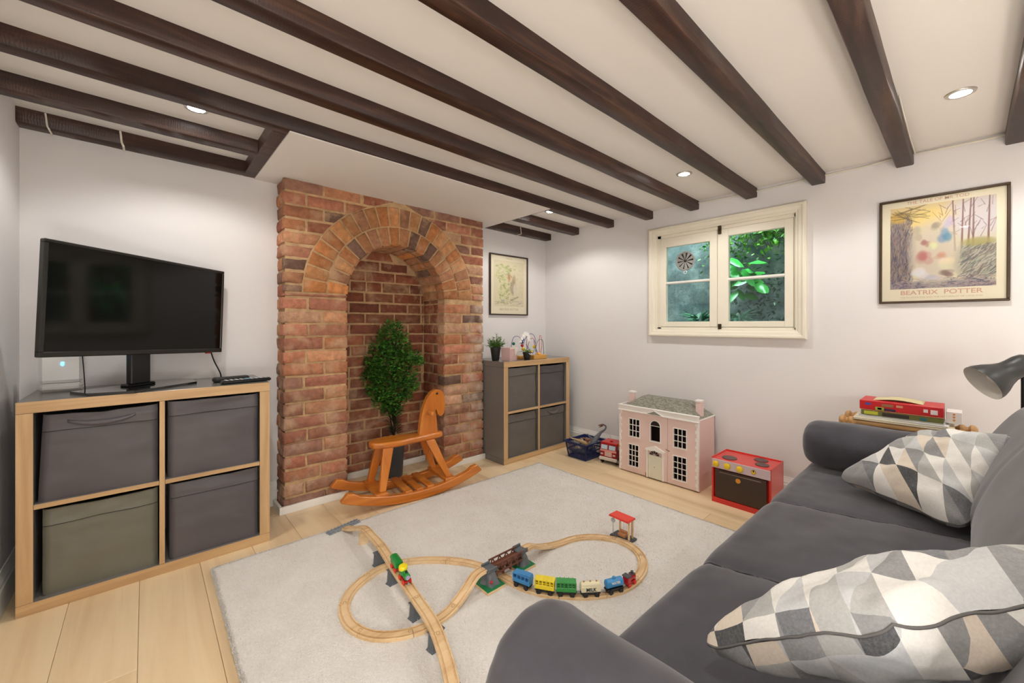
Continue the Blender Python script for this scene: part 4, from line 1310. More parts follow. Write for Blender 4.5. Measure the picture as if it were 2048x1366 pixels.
def cut_pieces(pts, L, parent, sh, gap=.0009, name='track_piece', mat=None, ends=None):
    P = [Vector(p) for p in pts]
    S = [0]
    for a, b in zip(P[:-1], P[1:]): S.append(S[-1] + (b - a).length)
    tot = S[-1]
    cuts = ends if ends else [tot * i / round(tot / L) for i in range(round(tot / L) + 1)]
    def at(s):
        s = max(0, min(tot, s))
        for i in range(len(S) - 1):
            if S[i + 1] >= s:
                t = (s - S[i]) / max(1e-9, S[i + 1] - S[i]); return P[i].lerp(P[i + 1], t)
        return P[-1]
    for a, b in zip(cuts[:-1], cuts[1:]):
        n = max(3, int((b - a) / .009))
        seg = [at(a + gap + (b - a - 2 * gap) * i / n) for i in range(n + 1)]
        mb = MB(); sweep_track(mb, seg)
        o = fix_normals(mb.build(name, mat or m_beech, parent, smooth=30, shift=sh))
        # shadow gap around the round joint peg, drawn as a darker ring
        c = at(a + gap + .007); d = (at(a + .012) - at(a + .002)).normalized(); u = Vector((0, 0, 1)); s = d.cross(u).normalized(); u2 = s.cross(d)
        pg = MB(); c = c + u2 * (TH)
        rr = []
        for i in range(13):
            q = PI * .22 + (2 * PI - PI * .44) * i / 12
            rr.append(c + (-d * math.cos(q) + s * math.sin(q)) * .0058)
        pg.tube(rr, .0008, 5)
        pg.build('connector_gap_shade', m_peg, o, shift=sh)
    return at, tot
tk = thing('train_track', 'figure of eight wooden train track lying on the rug', 'toy track', (1.1, 1.25, RT))
BZ = .074
main = [(1.000, 1.277, BZ), (.955, 1.274, BZ - .004), (.905, 1.262, BZ - .028), (.850, 1.246, RT + .012), (.79, 1.233, RT), (.708, 1.228, RT), (.628, 1.253, RT), (.564, 1.305, RT), (.529, 1.376, RT), (.523, 1.451, RT), (.548, 1.532, RT), (.618, 1.605, RT), (.733, 1.648, RT), (.852, 1.618, RT), (.975, 1.520, RT), (1.055, 1.400, RT), (1.086, 1.261, RT), (1.105, 1.150, RT), (1.162, 1.047, RT), (1.269, .945, RT), (1.395, .890, RT), (1.540, .902, RT), (1.642, .969, RT), (1.682, 1.072, RT), (1.640, 1.180, RT), (1.552, 1.250, RT), (1.440, 1.280, RT), (1.375, 1.285, RT + .012), (1.315, 1.284, BZ - .028), (1.262, 1.281, BZ - .004), (1.220, 1.277, BZ)]
cut_pieces(spline(main, 10), .175, tk, tk.location)

# elevated line
ev = thing('raised_track', 'raised wooden train track running toward the viewer on grey piers', 'toy track', (.71, 1.5, RT))
EZ = .073
evp = [(.752, 2.098, RT + .002), (.762, 2.04, RT + .016), (.772, 1.98, EZ - .020), (.778, 1.92, EZ - .003), (.775, 1.83, EZ), (.767, 1.698, EZ), (.741, 1.51, EZ), (.718, 1.327, EZ), (.697, 1.168, EZ), (.668, 1.06, EZ - .002), (.628, .95, EZ - .008), (.575, .84, EZ - .022), (.52, .75, EZ - .042)]
cut_pieces(spline(evp, 10), .19, ev, ev.location)
m_pier = flat('grey_plastic', (92, 98, 104), .5)
def pier(x, y, zt, m=m_pier, w=.030, L=.052, rz=.12):
    mb = MB()
    mb.M = Matrix.Translation((x, y, RT)) @ Matrix.Rotation(rz, 4, 'Z')
    h = zt - RT
    vs = []
    for (ww, ll, z) in ((w * 1.15, L * 1.1, 0), (w * .9, L * .86, h * .15), (w * .8, L * .8, h * .85), (w, L, h - .001)):
        for sx, sy in ((-1, -1), (1, -1), (1, 1), (-1, 1)): vs.append((sx * ll / 2, sy * ww / 2, z))
    fs = [(0, 3, 2, 1), (12, 13, 14, 15)]
    for q in range(3):
        for k in range(4):
            a = q * 4 + k; b = q * 4 + (k + 1) % 4
            fs.append((a, b, b + 4, a + 4))
    mb.add(vs, fs); mb.M = None
    return mb.build('pier', m, ev, shift=ev.location)
o = pier(.768, 1.905, EZ - .004, m_beech, .022, .044); o['label'] = 'wooden block pier'
for x, y in ((.752, 1.69), (.742, 1.535), (.715, 1.30), (.693, 1.135), (.62, .94)): pier(x, y, EZ - (.010 if y < 1 else 0))
# grey ramp end piece crossing at the rug edge
mb = MB(); mb.M = Matrix.Translation((.752, 2.118, RT)) @ Matrix.Rotation(math.radians(12), 4, 'Z')
mb.box(-.085, .085, -.018, .020, 0, .008, .002)
for i in range(9): mb.box(-.078 + i * .018, -.069 + i * .018, -.020, .022, .007, .011, .001)
mb.box(-.084, .084, -.010, -.006, .009, .0135, .001).box(-.084, .084, .008, .012, .009, .0135, .001)
mb.M = None
o = mb.build('ramp_end', flat('pale_grey_plastic_track', (138, 144, 150), .45), ev, shift=ev.location); o['label'] = 'grey plastic cross track'

# bridge
br = thing('toy_bridge', 'brown truss toy bridge between grey rocky piers on green bases', 'toy bridge', (1.11, 1.277, RT))
m_green = flat('painted_green', (32, 128, 78), .5)
m_rock = flat('grey_rock_plastic', (106, 110, 114), .55, nscale=30, namt=.15)
m_brown = flat('brown_plastic', (104, 58, 40), .4)
sh = br.location
def rockpier(xc, yc, sgn):
    b = MB().box(xc - .052, xc + .040, yc - .055, yc + .05, RT, RT + .010, .001)
    b.build('pier_base', m_beech, br, shift=sh)
    MB().box(xc - .050, xc + .038, yc - .053, yc + .048, RT + .0095, RT + .0115, .0005).build('base_top', m_green, br, shift=sh)
    def f(u, v):
        a = 2 * PI * u
        h = v
        rx = .034 * (1 - .45 * h ** .8); ry = .042 * (1 - .42 * h ** .8)
        k = 1 + .16 * math.sin(a * 5 + 2 * v) * (1 - .5 * h) + .07 * nz(math.cos(a), math.sin(a), v * 2, 3)
        return (xc + rx * k * math.cos(a), yc + ry * k * math.sin(a), RT + .011 + (BZ - RT - .008) * v)
    mb = MB().grid(f, 26, 9, closed_u=True, uv=False)
    mb.add([f(i / 26, 1) for i in range(26)], [list(range(26))])
    mb.build('rock', m_rock, br, smooth=25, shift=sh)
    # claw-like top bracket
    MB().box(xc - .026, xc + .022, yc - .026, yc + .026, BZ - .001, BZ + .008, .002).box(xc - .024, xc + .020, yc - .027, yc - .020, BZ + .006, BZ + .018, .002).box(xc - .024, xc + .020, yc + .020, yc + .027, BZ + .006, BZ + .018, .002).build('bracket', m_pier, br, shift=sh)
rockpier(1.022, 1.270, -1); rockpier(1.205, 1.285, 1)
o = MB().ball((1.000, 1.232, RT + .034), .006, 10, 6).build('button', m_red, br, smooth=80, shift=sh)
for yy in (1.277 - .022, 1.277 + .022):
    mb = MB()
    mb.box(1.04, 1.19, yy - .003, yy + .003, BZ + .014, BZ + .020, .001).box(1.04, 1.19, yy - .003, yy + .003, BZ - .022, BZ - .014, .001)
    for i in range(8):
        xa = 1.043 + i * .0185; xb = xa + .0185
        if i % 2: xa, xb = xb, xa
        mb.tube([(xa, yy, BZ - .016), (xb, yy, BZ + .016)], .0028, 5)
    mb.build('truss', m_brown, br, shift=sh)
MB().box(1.04, 1.19, 1.277 - .021, 1.277 + .021, BZ - .004, BZ + .003, .001).build('deck', m_brown, br, shift=sh)
mb = MB()
for i in range(4): mb.box(1.046 + i * .037, 1.052 + i * .037, 1.277 - .024, 1.277 + .024, BZ - .034, BZ - .004, .001)
mb.build('deck_rib', m_brown, br, shift=sh)

# station shelter
m_dkgrey = flat('dark_grey_base', (70, 72, 76), .5, nscale=60, namt=.1)
m_redr = flat('bright_red_paint', (226, 62, 44), .4)
stn = thing('toy_station', 'toy station shelter with a flat red roof beside the track', 'toy building', (1.725, 1.110, RT), math.radians(-92))
MB().box(-.055, .055, -.034, .034, 0, .010, .002).build('platform', m_dkgrey, stn)
MB().box(-.060, .050, -.036, .030, .098, .104, .002).box(-.058, .048, -.034, .028, .103, .107, .001).build('roof', m_redr, stn)
for px_, py_ in ((-.030, .018), (.040, .018), (.040, -.012)):
    MB().box(px_ - .004, px_ + .004, py_ - .004, py_ + .004, .009, .099, .001).build('post', m_beech, stn)
MB().box(-.022, .018, -.016, .012, .010, .024, .002).box(-.022, .018, .004, .012, .024, .036, .002).build('bench', flat('tan_bench', (196, 140, 96), .5), stn)
MB().tube([(-.046, -.018, .009), (-.046, -.018, .070)], .0018, 6).lathe([(.001, -.002), (.011, -.002), (.011, .002), (.001, .002)], 18, (-.046, -.018, .076), 1).build('clock_sign', flat('pale_grey_plastic', (190, 194, 200), .4), stn)
mb = MB()
for i in range(4): mb.tube([(-.01 + i * .014, .02, .012), (-.01 + i * .014, .02, .098)], .0009, 5)
mb.build('rail', flat('pale_wire', (200, 204, 208), .35, metal=.5), stn)

# ---- wagons and engines
m_whl = flat('black_wheel', (22, 22, 24), .4)
m_wtrim = flat('pale_hub', (170, 170, 172), .35, metal=.5)
def chassis(t, L=.066, W=.026, m=m_blackm, wm=None, wl=True):
    MB().box(-L / 2, L / 2, -W / 2, W / 2, .010, .017, .002).box(-L / 2 - .007, L / 2 + .007, -.003, .003, .010, .015, .001).build('chassis', m, t)
    if wl:
        for sx in (-1, 1):
            for sy in (-1, 1):
                MB().lathe([(.001, -.003), (.0075, -.003), (.0085, -.002), (.0085, .002), (.0075, .003), (.001, .003)], 16, (sx * L * .30, sy * (W / 2 + .001), .0085), 1).build('wheel', wm or m_whl, t, smooth=30)
        for sx in (-1, 1):
            MB().lathe([(.001, -.004), (.004, -.004), (.004, .004), (.001, .004)], 10, (sx * (L / 2 + .007), 0, .012), 0).build('magnet', m_wtrim, t, smooth=30)
def wagon(label, s_pos, col, kind, up=False):
    x, y, z, rz, pitch = s_pos
    t = thing('toy_wagon', label, 'toy wagon', (x, y, z), rz)
    t.scale = (1.12, 1.12, 1.12)
    m = flat('toy_paint', col, .3, coat=.2)
    if kind == 'cage':
        chassis(t)
        MB().box(-.034, .034, -.0145, .0145, .017, .032, .002).build('lower_body', m, t)
        mb = MB().box(-.034, .034, -.0145, .0145, .046, .050, .001)
        for sy in (-1, 1):
            mb.box(-.034, .034, sy * .0135 - .001, sy * .0135 + .001, .038, .040)
            for i in range(6): mb.box(-.034 + i * .0128, -.030 + i * .0128, sy * .0135 - .001, sy * .0135 + .001, .031, .048)
        for sx in (-1, 1): mb.box(sx * .033 - .001, sx * .033 + .001, -.0135, .0135, .031, .048)
        for i in range(4): mb.box(-.022 + i * .0145, -.019 + i * .0145, -.0145, .0145, .0495, .0515)
        mb.build('cage', m, t)
    elif kind == 'coach':
        chassis(t)
        mb = MB().box(-.034, .034, -.0145, .0145, .017, .031, .002).box(-.034, .034, -.0145, .0145, .043, .048, .0015)
        for sy in (-1, 1):
            for i in range(5): mb.box(-.034 + i * .016, -.030 + i * .016, sy * .0135 - .001, sy * .0135 + .001, .030, .044)
        for sx in (-1, 1): mb.box(sx * .033 - .001, sx * .033 + .001, -.0135, .0135, .031, .044)
        mb.build('coach_body', m, t)
        mb = MB().box(-.010, .034, -.0125, .0125, .0475, .052, .002)
        mb.build('roof', m, t)
    elif kind == 'tank':
        chassis(t)
        MB().lathe([(.001, -.034), (.011, -.033), (.0145, -.030), (.0145, .030), (.011, .033), (.001, .034)], 22, (0, 0, .032), 0).build('tank', m, t, smooth=35)
        MB().lathe([(.006, .044), (.006, .050), (.004, .052), (.001, .052)], 12, (0, 0, 0), 2).build('filler_cap', m, t, smooth=35)
    elif kind == 'milk':
        chassis(t)
        MB().box(-.034, .034, -.014, .014, .017, .036, .002).build('wagon_body', m, t)
        MB().lathe([(.001, -.033), (.011, -.033), (.013, -.030), (.013, .030), (.011, .033), (.001, .033)], 18, (0, 0, .034), 0).build('tank', m, t, smooth=35)
        mb = MB()
        for i in range(3): mb.lathe([(.003, .045), (.003, .049), (.001, .049)], 8, (-.022 + i * .022, 0, 0), 2)
        mb.build('filler_cap', m_peg, t)
    return t
m_ink = flat('dark_ink', (40, 52, 70), .5)
def onrail(px_, py_, rz, z=RT + TH - .004): return (px_, py_, z, rz, 0)
# positions along the bottom of the right loop
Pm = [Vector((p[0], p[1])) for p in spline(main, 10)]
def near(x, y):
    i = min(range(len(Pm)), key=lambda k: (Pm[k] - Vector((x, y))).length if 155 < k < 290 else 9)
    a = Pm[max(i - 3, 0)]; b = Pm[min(i + 3, len(Pm) - 1)]; d = b - a
    return (Pm[i].x, Pm[i].y, math.atan2(d.y, d.x))
def wpos(px): 
    x, y, r = near(*px); return onrail(x, y, r)
WP = [(1.110, 1.168), (1.166, 1.088), (1.213, 1.034), (1.276, .972), (1.345, .927), (1.43, .905)]
wagon('blue toy coach at the tail of the long train', wpos(WP[0]), (54, 134, 196), 'coach')
wagon('yellow toy cage wagon of the long train', wpos(WP[1]), (240, 218, 30), 'cage')
wagon('green toy cage wagon of the long train', wpos(WP[2]), (40, 150, 62), 'cage')
t = wagon('cream toy milk wagon of the long train', wpos(WP[3]), (234, 226, 190), 'milk')
text('lettering', 'MILK', .016, frame((1, 0, 0), (0, 0, 1), (0, -1, 0), (0, -.0148, .0262)), m_ink, t, ext=.0002, bold=.0004)
t = wagon('blue toy tank wagon behind the red engine', wpos(WP[4]), (50, 140, 200), 'tank')
text('lettering', 'WATER', .010, frame((1, 0, 0), (0, .34, .94), (0, -.94, .34), (0, -.0141, .0372)), m_white, t, ext=.0002, bold=.0003)
x, y, z, rz, _p = wpos(WP[5])
en = thing('toy_engine', 'small red and black toy engine leading the long train', 'toy engine', (x, y, z), rz)
chassis(en, .056, .024, m_red, m_redr)
m_rg = flat('deep_red_gloss', (186, 26, 30), .25, coat=.3)
MB().lathe([(.001, .030), (.008, .029), (.0115, .026), (.0115, -.010), (.001, -.010)][::-1], 20, (0, 0, .028), 0).build('boiler', m_rg, en, smooth=35)
MB().box(-.028, -.008, -.0135, .0135, .016, .040, .002).build('cab', m_rg, en)
MB().box(-.031, -.005, -.016, .016, .040, .045, .002).build('cab_roof', m_dkgrey, en)
MB().lathe([(.004, .036), (.004, .046), (.006, .048), (.001, .049)], 12, (.017, 0, 0), 2).box(.004, .026, -.010, .010, .0385, .041, .001).build('funnel', m_dkgrey, en, smooth=35)
# short train on the raised track
def tilt(y): return EZ + TH - .004
m_gr = flat('green_gloss', (28, 140, 60), .3, coat=.2); m_ye = flat('yellow_gloss', (244, 224, 40), .3)
def rail_at(y):
    pts = spline(evp, 10)
    i = min(range(len(pts)), key=lambda k: abs(pts[k].y - y)); d = pts[i + 1] - pts[i - 1]
    return pts[i].x, pts[i].y, math.atan2(d.y, d.x)
x, y, rz = rail_at(1.510)
gw = thing('toy_wagon', 'green toy wagon behind the green and yellow engine on the raised track', 'toy wagon', (x, y, tilt(y)), rz)
chassis(gw, .062, .026, m_red, m_redr)
MB().box(-.031, .031, -.0145, .0145, .018, .036, .002).build('wagon_body', m_gr, gw)
MB().prism([(-.016, .036), (.016, .036), (.014, .043), (.007, .047), (-.007, .047), (-.014, .043)], 0, -.032, .032).build('roof', m_gr, gw)
x, y, rz = rail_at(1.425)
ge = thing('toy_engine', 'green toy engine with a yellow cab on the raised track', 'toy engine', (x, y, tilt(y)), rz)
chassis(ge, .066, .026, m_red, m_redr)
MB().lathe([(.001, .031), (.009, .030), (.012, .027), (.012, -.006), (.001, -.006)][::-1], 20, (0, 0, .029), 0).build('boiler', m_gr, ge, smooth=35)
MB().box(-.031, -.008, -.0125, .0125, .017, .036, .002).build('cab', m_gr, ge)
MB().lathe([(.016, .0365), (.017, .038), (.017, .048), (.015, .051), (.001, .052)], 22, (-.018, 0, 0), 2).build('cab_roof', m_ye, ge, smooth=35)
MB().lathe([(.0045, .038), (.0045, .046), (.001, .046)], 12, (.016, 0, 0), 2).build('funnel', m_blackm, ge)
MB().lathe([(.001, .032), (.008, .032), (.008, .030)], 14, (.001, 0, .029), 0).build('face_plate', flat('lilac', (170, 160, 200), .4), ge)

# ================================================================== DOLL'S HOUSE
m_dpink = flat('pale_pink_paint', (232, 204, 196), .5, nscale=4, namt=.02)
m_dwhite = flat('doll_white_paint', (240, 236, 230), .45)
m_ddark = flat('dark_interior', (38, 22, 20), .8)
def slate_mat():
    t = NT('grey_paper_slates')
    geo = t.n('ShaderNodeNewGeometry')
    b = t.n('ShaderNodeTexBrick'); b.inputs['Scale'].default_value = 1.0
    mp = t.n('ShaderNodeMapping'); t.l(geo.outputs['Position'], mp.inputs[0])
    mp.inputs['Rotation'].default_value = (0, 0, PI / 2)
    cb = t.n('ShaderNodeCombineXYZ'); sp = t.n('ShaderNodeSeparateXYZ'); t.l(geo.outputs['Position'], sp.inputs[0])
    t.l(sp.outputs[1], cb.inputs[0]); t.l(t.math('ADD', sp.outputs[2], t.math('MULTIPLY', sp.outputs[0], .7)), cb.inputs[1])
    t.l(cb.outputs[0], b.inputs['Vector'])
    for k_, v_ in (('Color1', srgb(168, 166, 150)), ('Color2', srgb(128, 126, 114)), ('Mortar', srgb(86, 84, 76))): b.inputs[k_].default_value = v_
    b.inputs['Scale'].default_value = 1; b.inputs['Mortar Size'].default_value = .0009; b.inputs['Brick Width'].default_value = .014; b.inputs['Row Height'].default_value = .010
    t.l(b.outputs[0], t.b.inputs['Base Color']); t.b.inputs['Roughness'].default_value = .7
    return t.m
m_slate = slate_mat()
DH = (2.80, 1.40, 0)
dh = thing('dolls_house', "pale pink wooden doll's house with a grey slate roof on the floor by the wall", "doll's house", DH)
dx0, dx1, dy0, dy1 = 2.566, 2.815, 1.112, 1.684
# shell
mb = MB()
mb.box(dx0 + .012, dx1, dy0, dy0 + .008, .0, .445, .001).box(dx0 + .012, dx1, dy1 - .008, dy1, .0, .445, .001)
mb.box(dx1 - .006, dx1, dy0, dy1, 0, .445).box(dx0 + .012, dx1 - .001, dy0 + .004, dy1 - .004, .008, .014).box(dx0 + .013, dx1 - .001, dy0 + .004, dy1 - .004, .22, .226).box(dx0 + .013, dx1 - .001, dy0 + .004, dy1 - .004, .436, .444)
mb.build('walls', m_dpink, dh, shift=DH)
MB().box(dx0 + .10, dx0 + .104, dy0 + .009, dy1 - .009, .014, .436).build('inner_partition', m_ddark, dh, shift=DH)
SPY = 1.316
wins = [(1.521, 1.600, .262, .384, 3, 3), (1.529, 1.604, .052, .202, 3, 4), (1.190, 1.271, .256, .376, 3, 3), (1.190, 1.274, .047, .196, 3, 4)]
def front_leaf(y0, y1, holes, label):
    """front door leaf: sheet with rectangular holes, built from strips"""
    mb = MB(); xa, xb = dx0 + .001, dx0 + .010
    ys = sorted(set([y0, y1] + [v for h in holes for v in h[:2]])); zs = sorted(set([.008, .440] + [v for h in holes for v in h[2:4]]))
    for a, b in zip(ys[:-1], ys[1:]):
        for c, d in zip(zs[:-1], zs[1:]):
            cy, cz = (a + b) / 2, (c + d) / 2
            if any(h[0] < cy < h[1] and h[2] < cz < h[3] for h in holes): continue
            mb.box(xa, xb, a, b, c, d)
    o = mb.build('front_panel', m_dpink, dh, shift=DH); o['label'] = label
    return o
fa = front_leaf(SPY + .001, dy1 - .002, [wins[0][:4], wins[1][:4], (1.367, 1.436, .262, .365)], 'left front panel')
fb = front_leaf(dy0 + .002, SPY - .001, [wins[2][:4], wins[3][:4]], 'right front panel')
for i, (a, b, c, d, nx, nzv) in enumerate(wins):
    par = fa if i < 2 else fb
    mb = MB(); xa, xb = dx0 - .003, dx0 + .004
    mb.box(xa, xb, a - .005, a, c - .005, d + .005).box(xa, xb, b, b + .005, c - .005, d + .005).box(xa, xb, a, b, d, d + .005).box(xa - .002, xb, a - .006, b + .006, c - .006, c)
    for k_ in range(1, nx): y_ = a + (b - a) * k_ / nx; mb.box(xa + .001, xb, y_ - .0018, y_ + .0018, c, d)
    for k_ in range(1, nzv): z_ = c + (d - c) * k_ / nzv; mb.box(xa + .0012, xb, a, b, z_ - .0018, z_ + .0018)
    mb.build('window', m_dwhite, par, shift=DH)
# arched middle window
mb = MB(); yc_, rr = 1.4015, .0345
xa, xb = dx0 - .004, dx0 + .006
pts = [(yc_ + rr * math.cos(PI * i / 16), .365 + rr * math.sin(PI * i / 16)) for i in range(17)]
mb.cur = 1
mb.prism(pts, 0, dx0 - .0008, dx0 + .0005)
mb.cur = 0
for (p, q) in zip(pts[:-1], pts[1:]):
    o1 = (yc_ + (p[0] - yc_) * 1.16, .365 + (p[1] - .365) * 1.16); o2 = (yc_ + (q[0] - yc_) * 1.16, .365 + (q[1] - .365) * 1.16)
    mb.prism([p, o1, o2, q], 0, xa, xb)
mb.box(xa, xb, yc_ - rr - .0055, yc_ - rr, .257, .365).box(xa, xb, yc_ + rr, yc_ + rr + .0055, .257, .365).box(xa - .002, xb, yc_ - rr - .007, yc_ + rr + .007, .255, .262).box(xa, xb, yc_ - rr, yc_ + rr, .3635, .3665)
fix_normals(mb.build('arched_window', [m_dwhite, m_ddark], fa, shift=DH))
# door surround, fanlight, door
dyl, dyr = 1.463, 1.341
mb = MB()
mb.box(dx0 - .010, dx0 + .002, dyl - .010, dyl + .002, .008, .196, .001).box(dx0 - .010, dx0 + .002, dyr - .002, dyr + .010, .008, .196, .001)
mb.prism([(dyr - .008, .194), (dyl + .008, .194), (dyl + .008, .205), (1.402, .232), (dyr - .008, .205)], 0, dx0 - .012, dx0 + .002)
mb.build('door_surround', m_dwhite, dh, shift=DH)
MB().box(dx0 - .007, dx0 + .001, dyr + .012, dyl - .012, .010, .165, .001).build('front_door', flat('ivory_paint', (226, 222, 202), .45), dh, shift=DH)
MB().ball((dx0 - .009, 1.405, .088), .0025, 8, 5).build('door_knob', m_brass, dh, shift=DH)
mb = MB()
for i in range(5):
    a0, a1 = PI * (i + .1) / 5, PI * (i + .9) / 5
    P = lambda r, a: (dx0 - .0125, 1.402 + r * math.cos(a), .170 + r * .8 * math.sin(a))
    mb.add([P(.012, a0), P(.036, a0), P(.036, a1), P(.012, a1)], [(0, 1, 2, 3)])
mb.build('fanlight', m_ddark, dh, shift=DH)
# cornice, parapet, pediment
mb = MB().box(dx0 - .010, dx0 + .016, dy0 - .004, dy1 + .004, .436, .444, .001).box(dx0 - .006, dx0 + .010, dy0 - .002, dy1 + .002, .444, .472, .001).box(dx0 - .010, dx0 + .014, dy0 - .004, dy1 + .004, .472, .478, .001)
mb.box(dx0 + .01, dx1, dy0 - .003, dy0 + .006, .445, .452, .001).box(dx0 + .01, dx1, dy1 - .006, dy1 + .003, .445, .478, .001)
mb.build('parapet', m_dwhite, dh, shift=DH)
MB().prism([(1.335, .440), (1.470, .440), (1.402, .472)], 0, dx0 - .016, dx0 - .008).prism([(1.352, .4435), (1.453, .4435), (1.402, .466)], 0, dx0 - .0165, dx0 - .0155, mi=1).build('pediment', [m_dwhite, m_slate], dh, shift=DH)
# roof
zr0, zr1 = .452, .540
R8 = [(dx0 + .016, dy0 + .008, zr0), (dx1, dy0 + .008, zr0), (dx1, dy1 - .008, zr0), (dx0 + .016, dy1 - .008, zr0), (2.665, 1.225, zr1), (2.665, 1.555, zr1), (2.745, 1.225, zr1), (2.745, 1.555, zr1)]
MB().add(R8, [(0, 4, 5, 3), (4, 6, 7, 5), (1, 2, 7, 6), (0, 1, 6, 4), (2, 3, 5, 7), (0, 3, 2, 1)]).build('roof', m_slate, dh, shift=DH)
for yy in (1.640, 1.150):
    mb = MB().box(2.652, 2.690, yy - .018, yy + .018, .452, .552, .001, 0).box(2.649, 2.693, yy - .021, yy + .021, .552, .564, .001, 1)
    mb.build('chimney', [m_dpink, m_dwhite], dh, shift=DH)
for side, yq in ((1, dy1), (0, dy0)):
    for i in range(18):
        w = .020 if i % 2 else .013; z0 = .010 + i * .0236
        if side: MB().box(dx0 - .003, dx0 + .002, yq - w, yq - .001, z0, z0 + .0215, .0008).build('quoin', m_dwhite, dh, shift=DH)
        else: MB().box(dx0 - .003, dx0 + .002, yq + .001, yq + w, z0, z0 + .0215, .0008).build('quoin', m_dwhite, dh, shift=DH)
mb = MB().box(dx0 - .001, dx0 + .014, dy0 - .002, dy0 + .001, .008, .44)
mb.build('corner_strip', m_dwhite, dh, shift=DH)
m_goldh = flat('brass_hook', (190, 140, 60), .35, metal=.8)
for yy, zz in ((dy1 + .001, .16), (1.472, .012)):
    MB().box(dx0 - .004, dx0 + .006, yy - .006, yy + .004, zz, zz + .022, .001).build('hinge', m_goldh, dh, shift=DH)
MB().tube([(dx0 - .004, SPY + .010, .226), (dx0 - .008, SPY - .002, .224), (dx0 - .004, SPY - .018, .220)], .002, 6).build('catch', flat('catch_brown', (120, 70, 50), .5), dh, shift=DH)

# ================================================================== TOY COOKER
m_cr = flat('red_lacquer', (214, 44, 34), .3, coat=.3)
sx0, sx1, sy0, sy1, sz = 2.515, 2.735, .700, 1.012, .262
SH = ((sx0 + sx1) / 2, (sy0 + sy1) / 2, 0)
ck = thing('toy_cooker', 'red wooden toy cooker with brown hot plates and yellow knobs', 'toy cooker', SH)
mb = MB().box(sx0, sx1, sy0, sy0 + .010, 0, sz, .001).box(sx0, sx1, sy1 - .010, sy1, 0, sz, .001).box(sx1 - .006, sx1, sy0, sy1, 0, sz + .004, .001)
mb.box(sx0 + .001, sx1, sy0 + .009, sy1 - .009, 0, .030).box(sx0 + .001, sx1, sy0 + .005, sy1 - .005, sz - .010, sz - .002, .001).box(sx0 + .02, sx1 - .002, sy0 + .009, sy1 - .009, .03, sz - .01)
mb.box(sx0, sx1, sy0, sy0 + .006, sz - .002, sz + .004, .001).box(sx0, sx1, sy1 - .006, sy1, sz - .002, sz + .004, .001)
mb.build('body', m_cr, ck, shift=SH)
m_hot = flat('brown_hot_plate', (92, 74, 70), .5)
for x_, y_, r_ in ((2.578, .935, .040), (2.668, .795, .036), (2.585, .765, .035)):
    MB().lathe([(.001, 0), (r_, 0), (r_, .003), (r_ - .002, .0045), (.001, .0045)], 32, (x_, y_, sz - .002)).build('hot_plate', m_hot, ck, smooth=30, shift=SH)
MB().box(sx0 - .005, sx0 + .002, sy0 + .003, sy1 - .003, sz - .056, sz - .004, .001).build('control_panel', flat('lilac_grey_panel', (206, 186, 190), .4), ck, shift=SH)
m_yk = flat('yellow_knob', (238, 200, 34), .35)
for y_ in (.985, .922, .855):
    mb = MB()
    prof = [(.001, 0), (.0155, -.001), (.0165, -.006), (.0145, -.014), (.010, -.017), (.001, -.017)]
    mb.lathe(prof, 24, (sx0 - .005, y_, sz - .031), 0)
    for k_ in range(8):
        a = 2 * PI * k_ / 8
        mb.ball((sx0 - .010, y_ + .0155 * math.cos(a), sz - .031 + .0155 * math.sin(a)), .0042, 6, 4)
    mb.build('knob', m_yk, ck, smooth=40, shift=SH)
mb = MB().lathe([(.001, -.001), (.013, -.001), (.013, .002)], 24, (sx0 - .005, .785, sz - .030), 0, mi=0).lathe([(.001, -.002), (.009, -.002), (.009, 0)], 20, (sx0 - .005, .785, sz - .030), 0, mi=1)
mb.box(sx0 - .008, sx0 - .004, .782, .788, sz - .030, sz - .019, 0, 2)
mb.build('clock_dial', [m_goldh, m_yk, m_blackm], ck, shift=SH)
MB().box(sx0 - .004, sx0 + .006, sy0 + .022, sy1 - .022, .036, sz - .062, .002).build('oven_door', flat('dark_brown_door', (62, 44, 34), .35), ck, shift=SH)
MB().box(sx0 - .012, sx0 - .004, sy0 + .045, sy1 - .045, sz - .078, sz - .072, .002).build('door_bar', flat('brown_bar', (112, 90, 76), .4), ck, shift=SH)
MB().lathe([(.001, -.0012), (.0135, -.0012), (.0135, .001)], 24, (sx0 - .004, .865, sz - .102), 0).build('badge', flat('amber_badge', (222, 150, 50), .4), ck, shift=SH)

# ================================================================== TOY TRUCK
tr = thing('toy_truck', "red toy truck with silver bumper and pale windows beside the doll's house", 'toy truck', (2.665, 1.808, 0), math.radians(180 + 8))
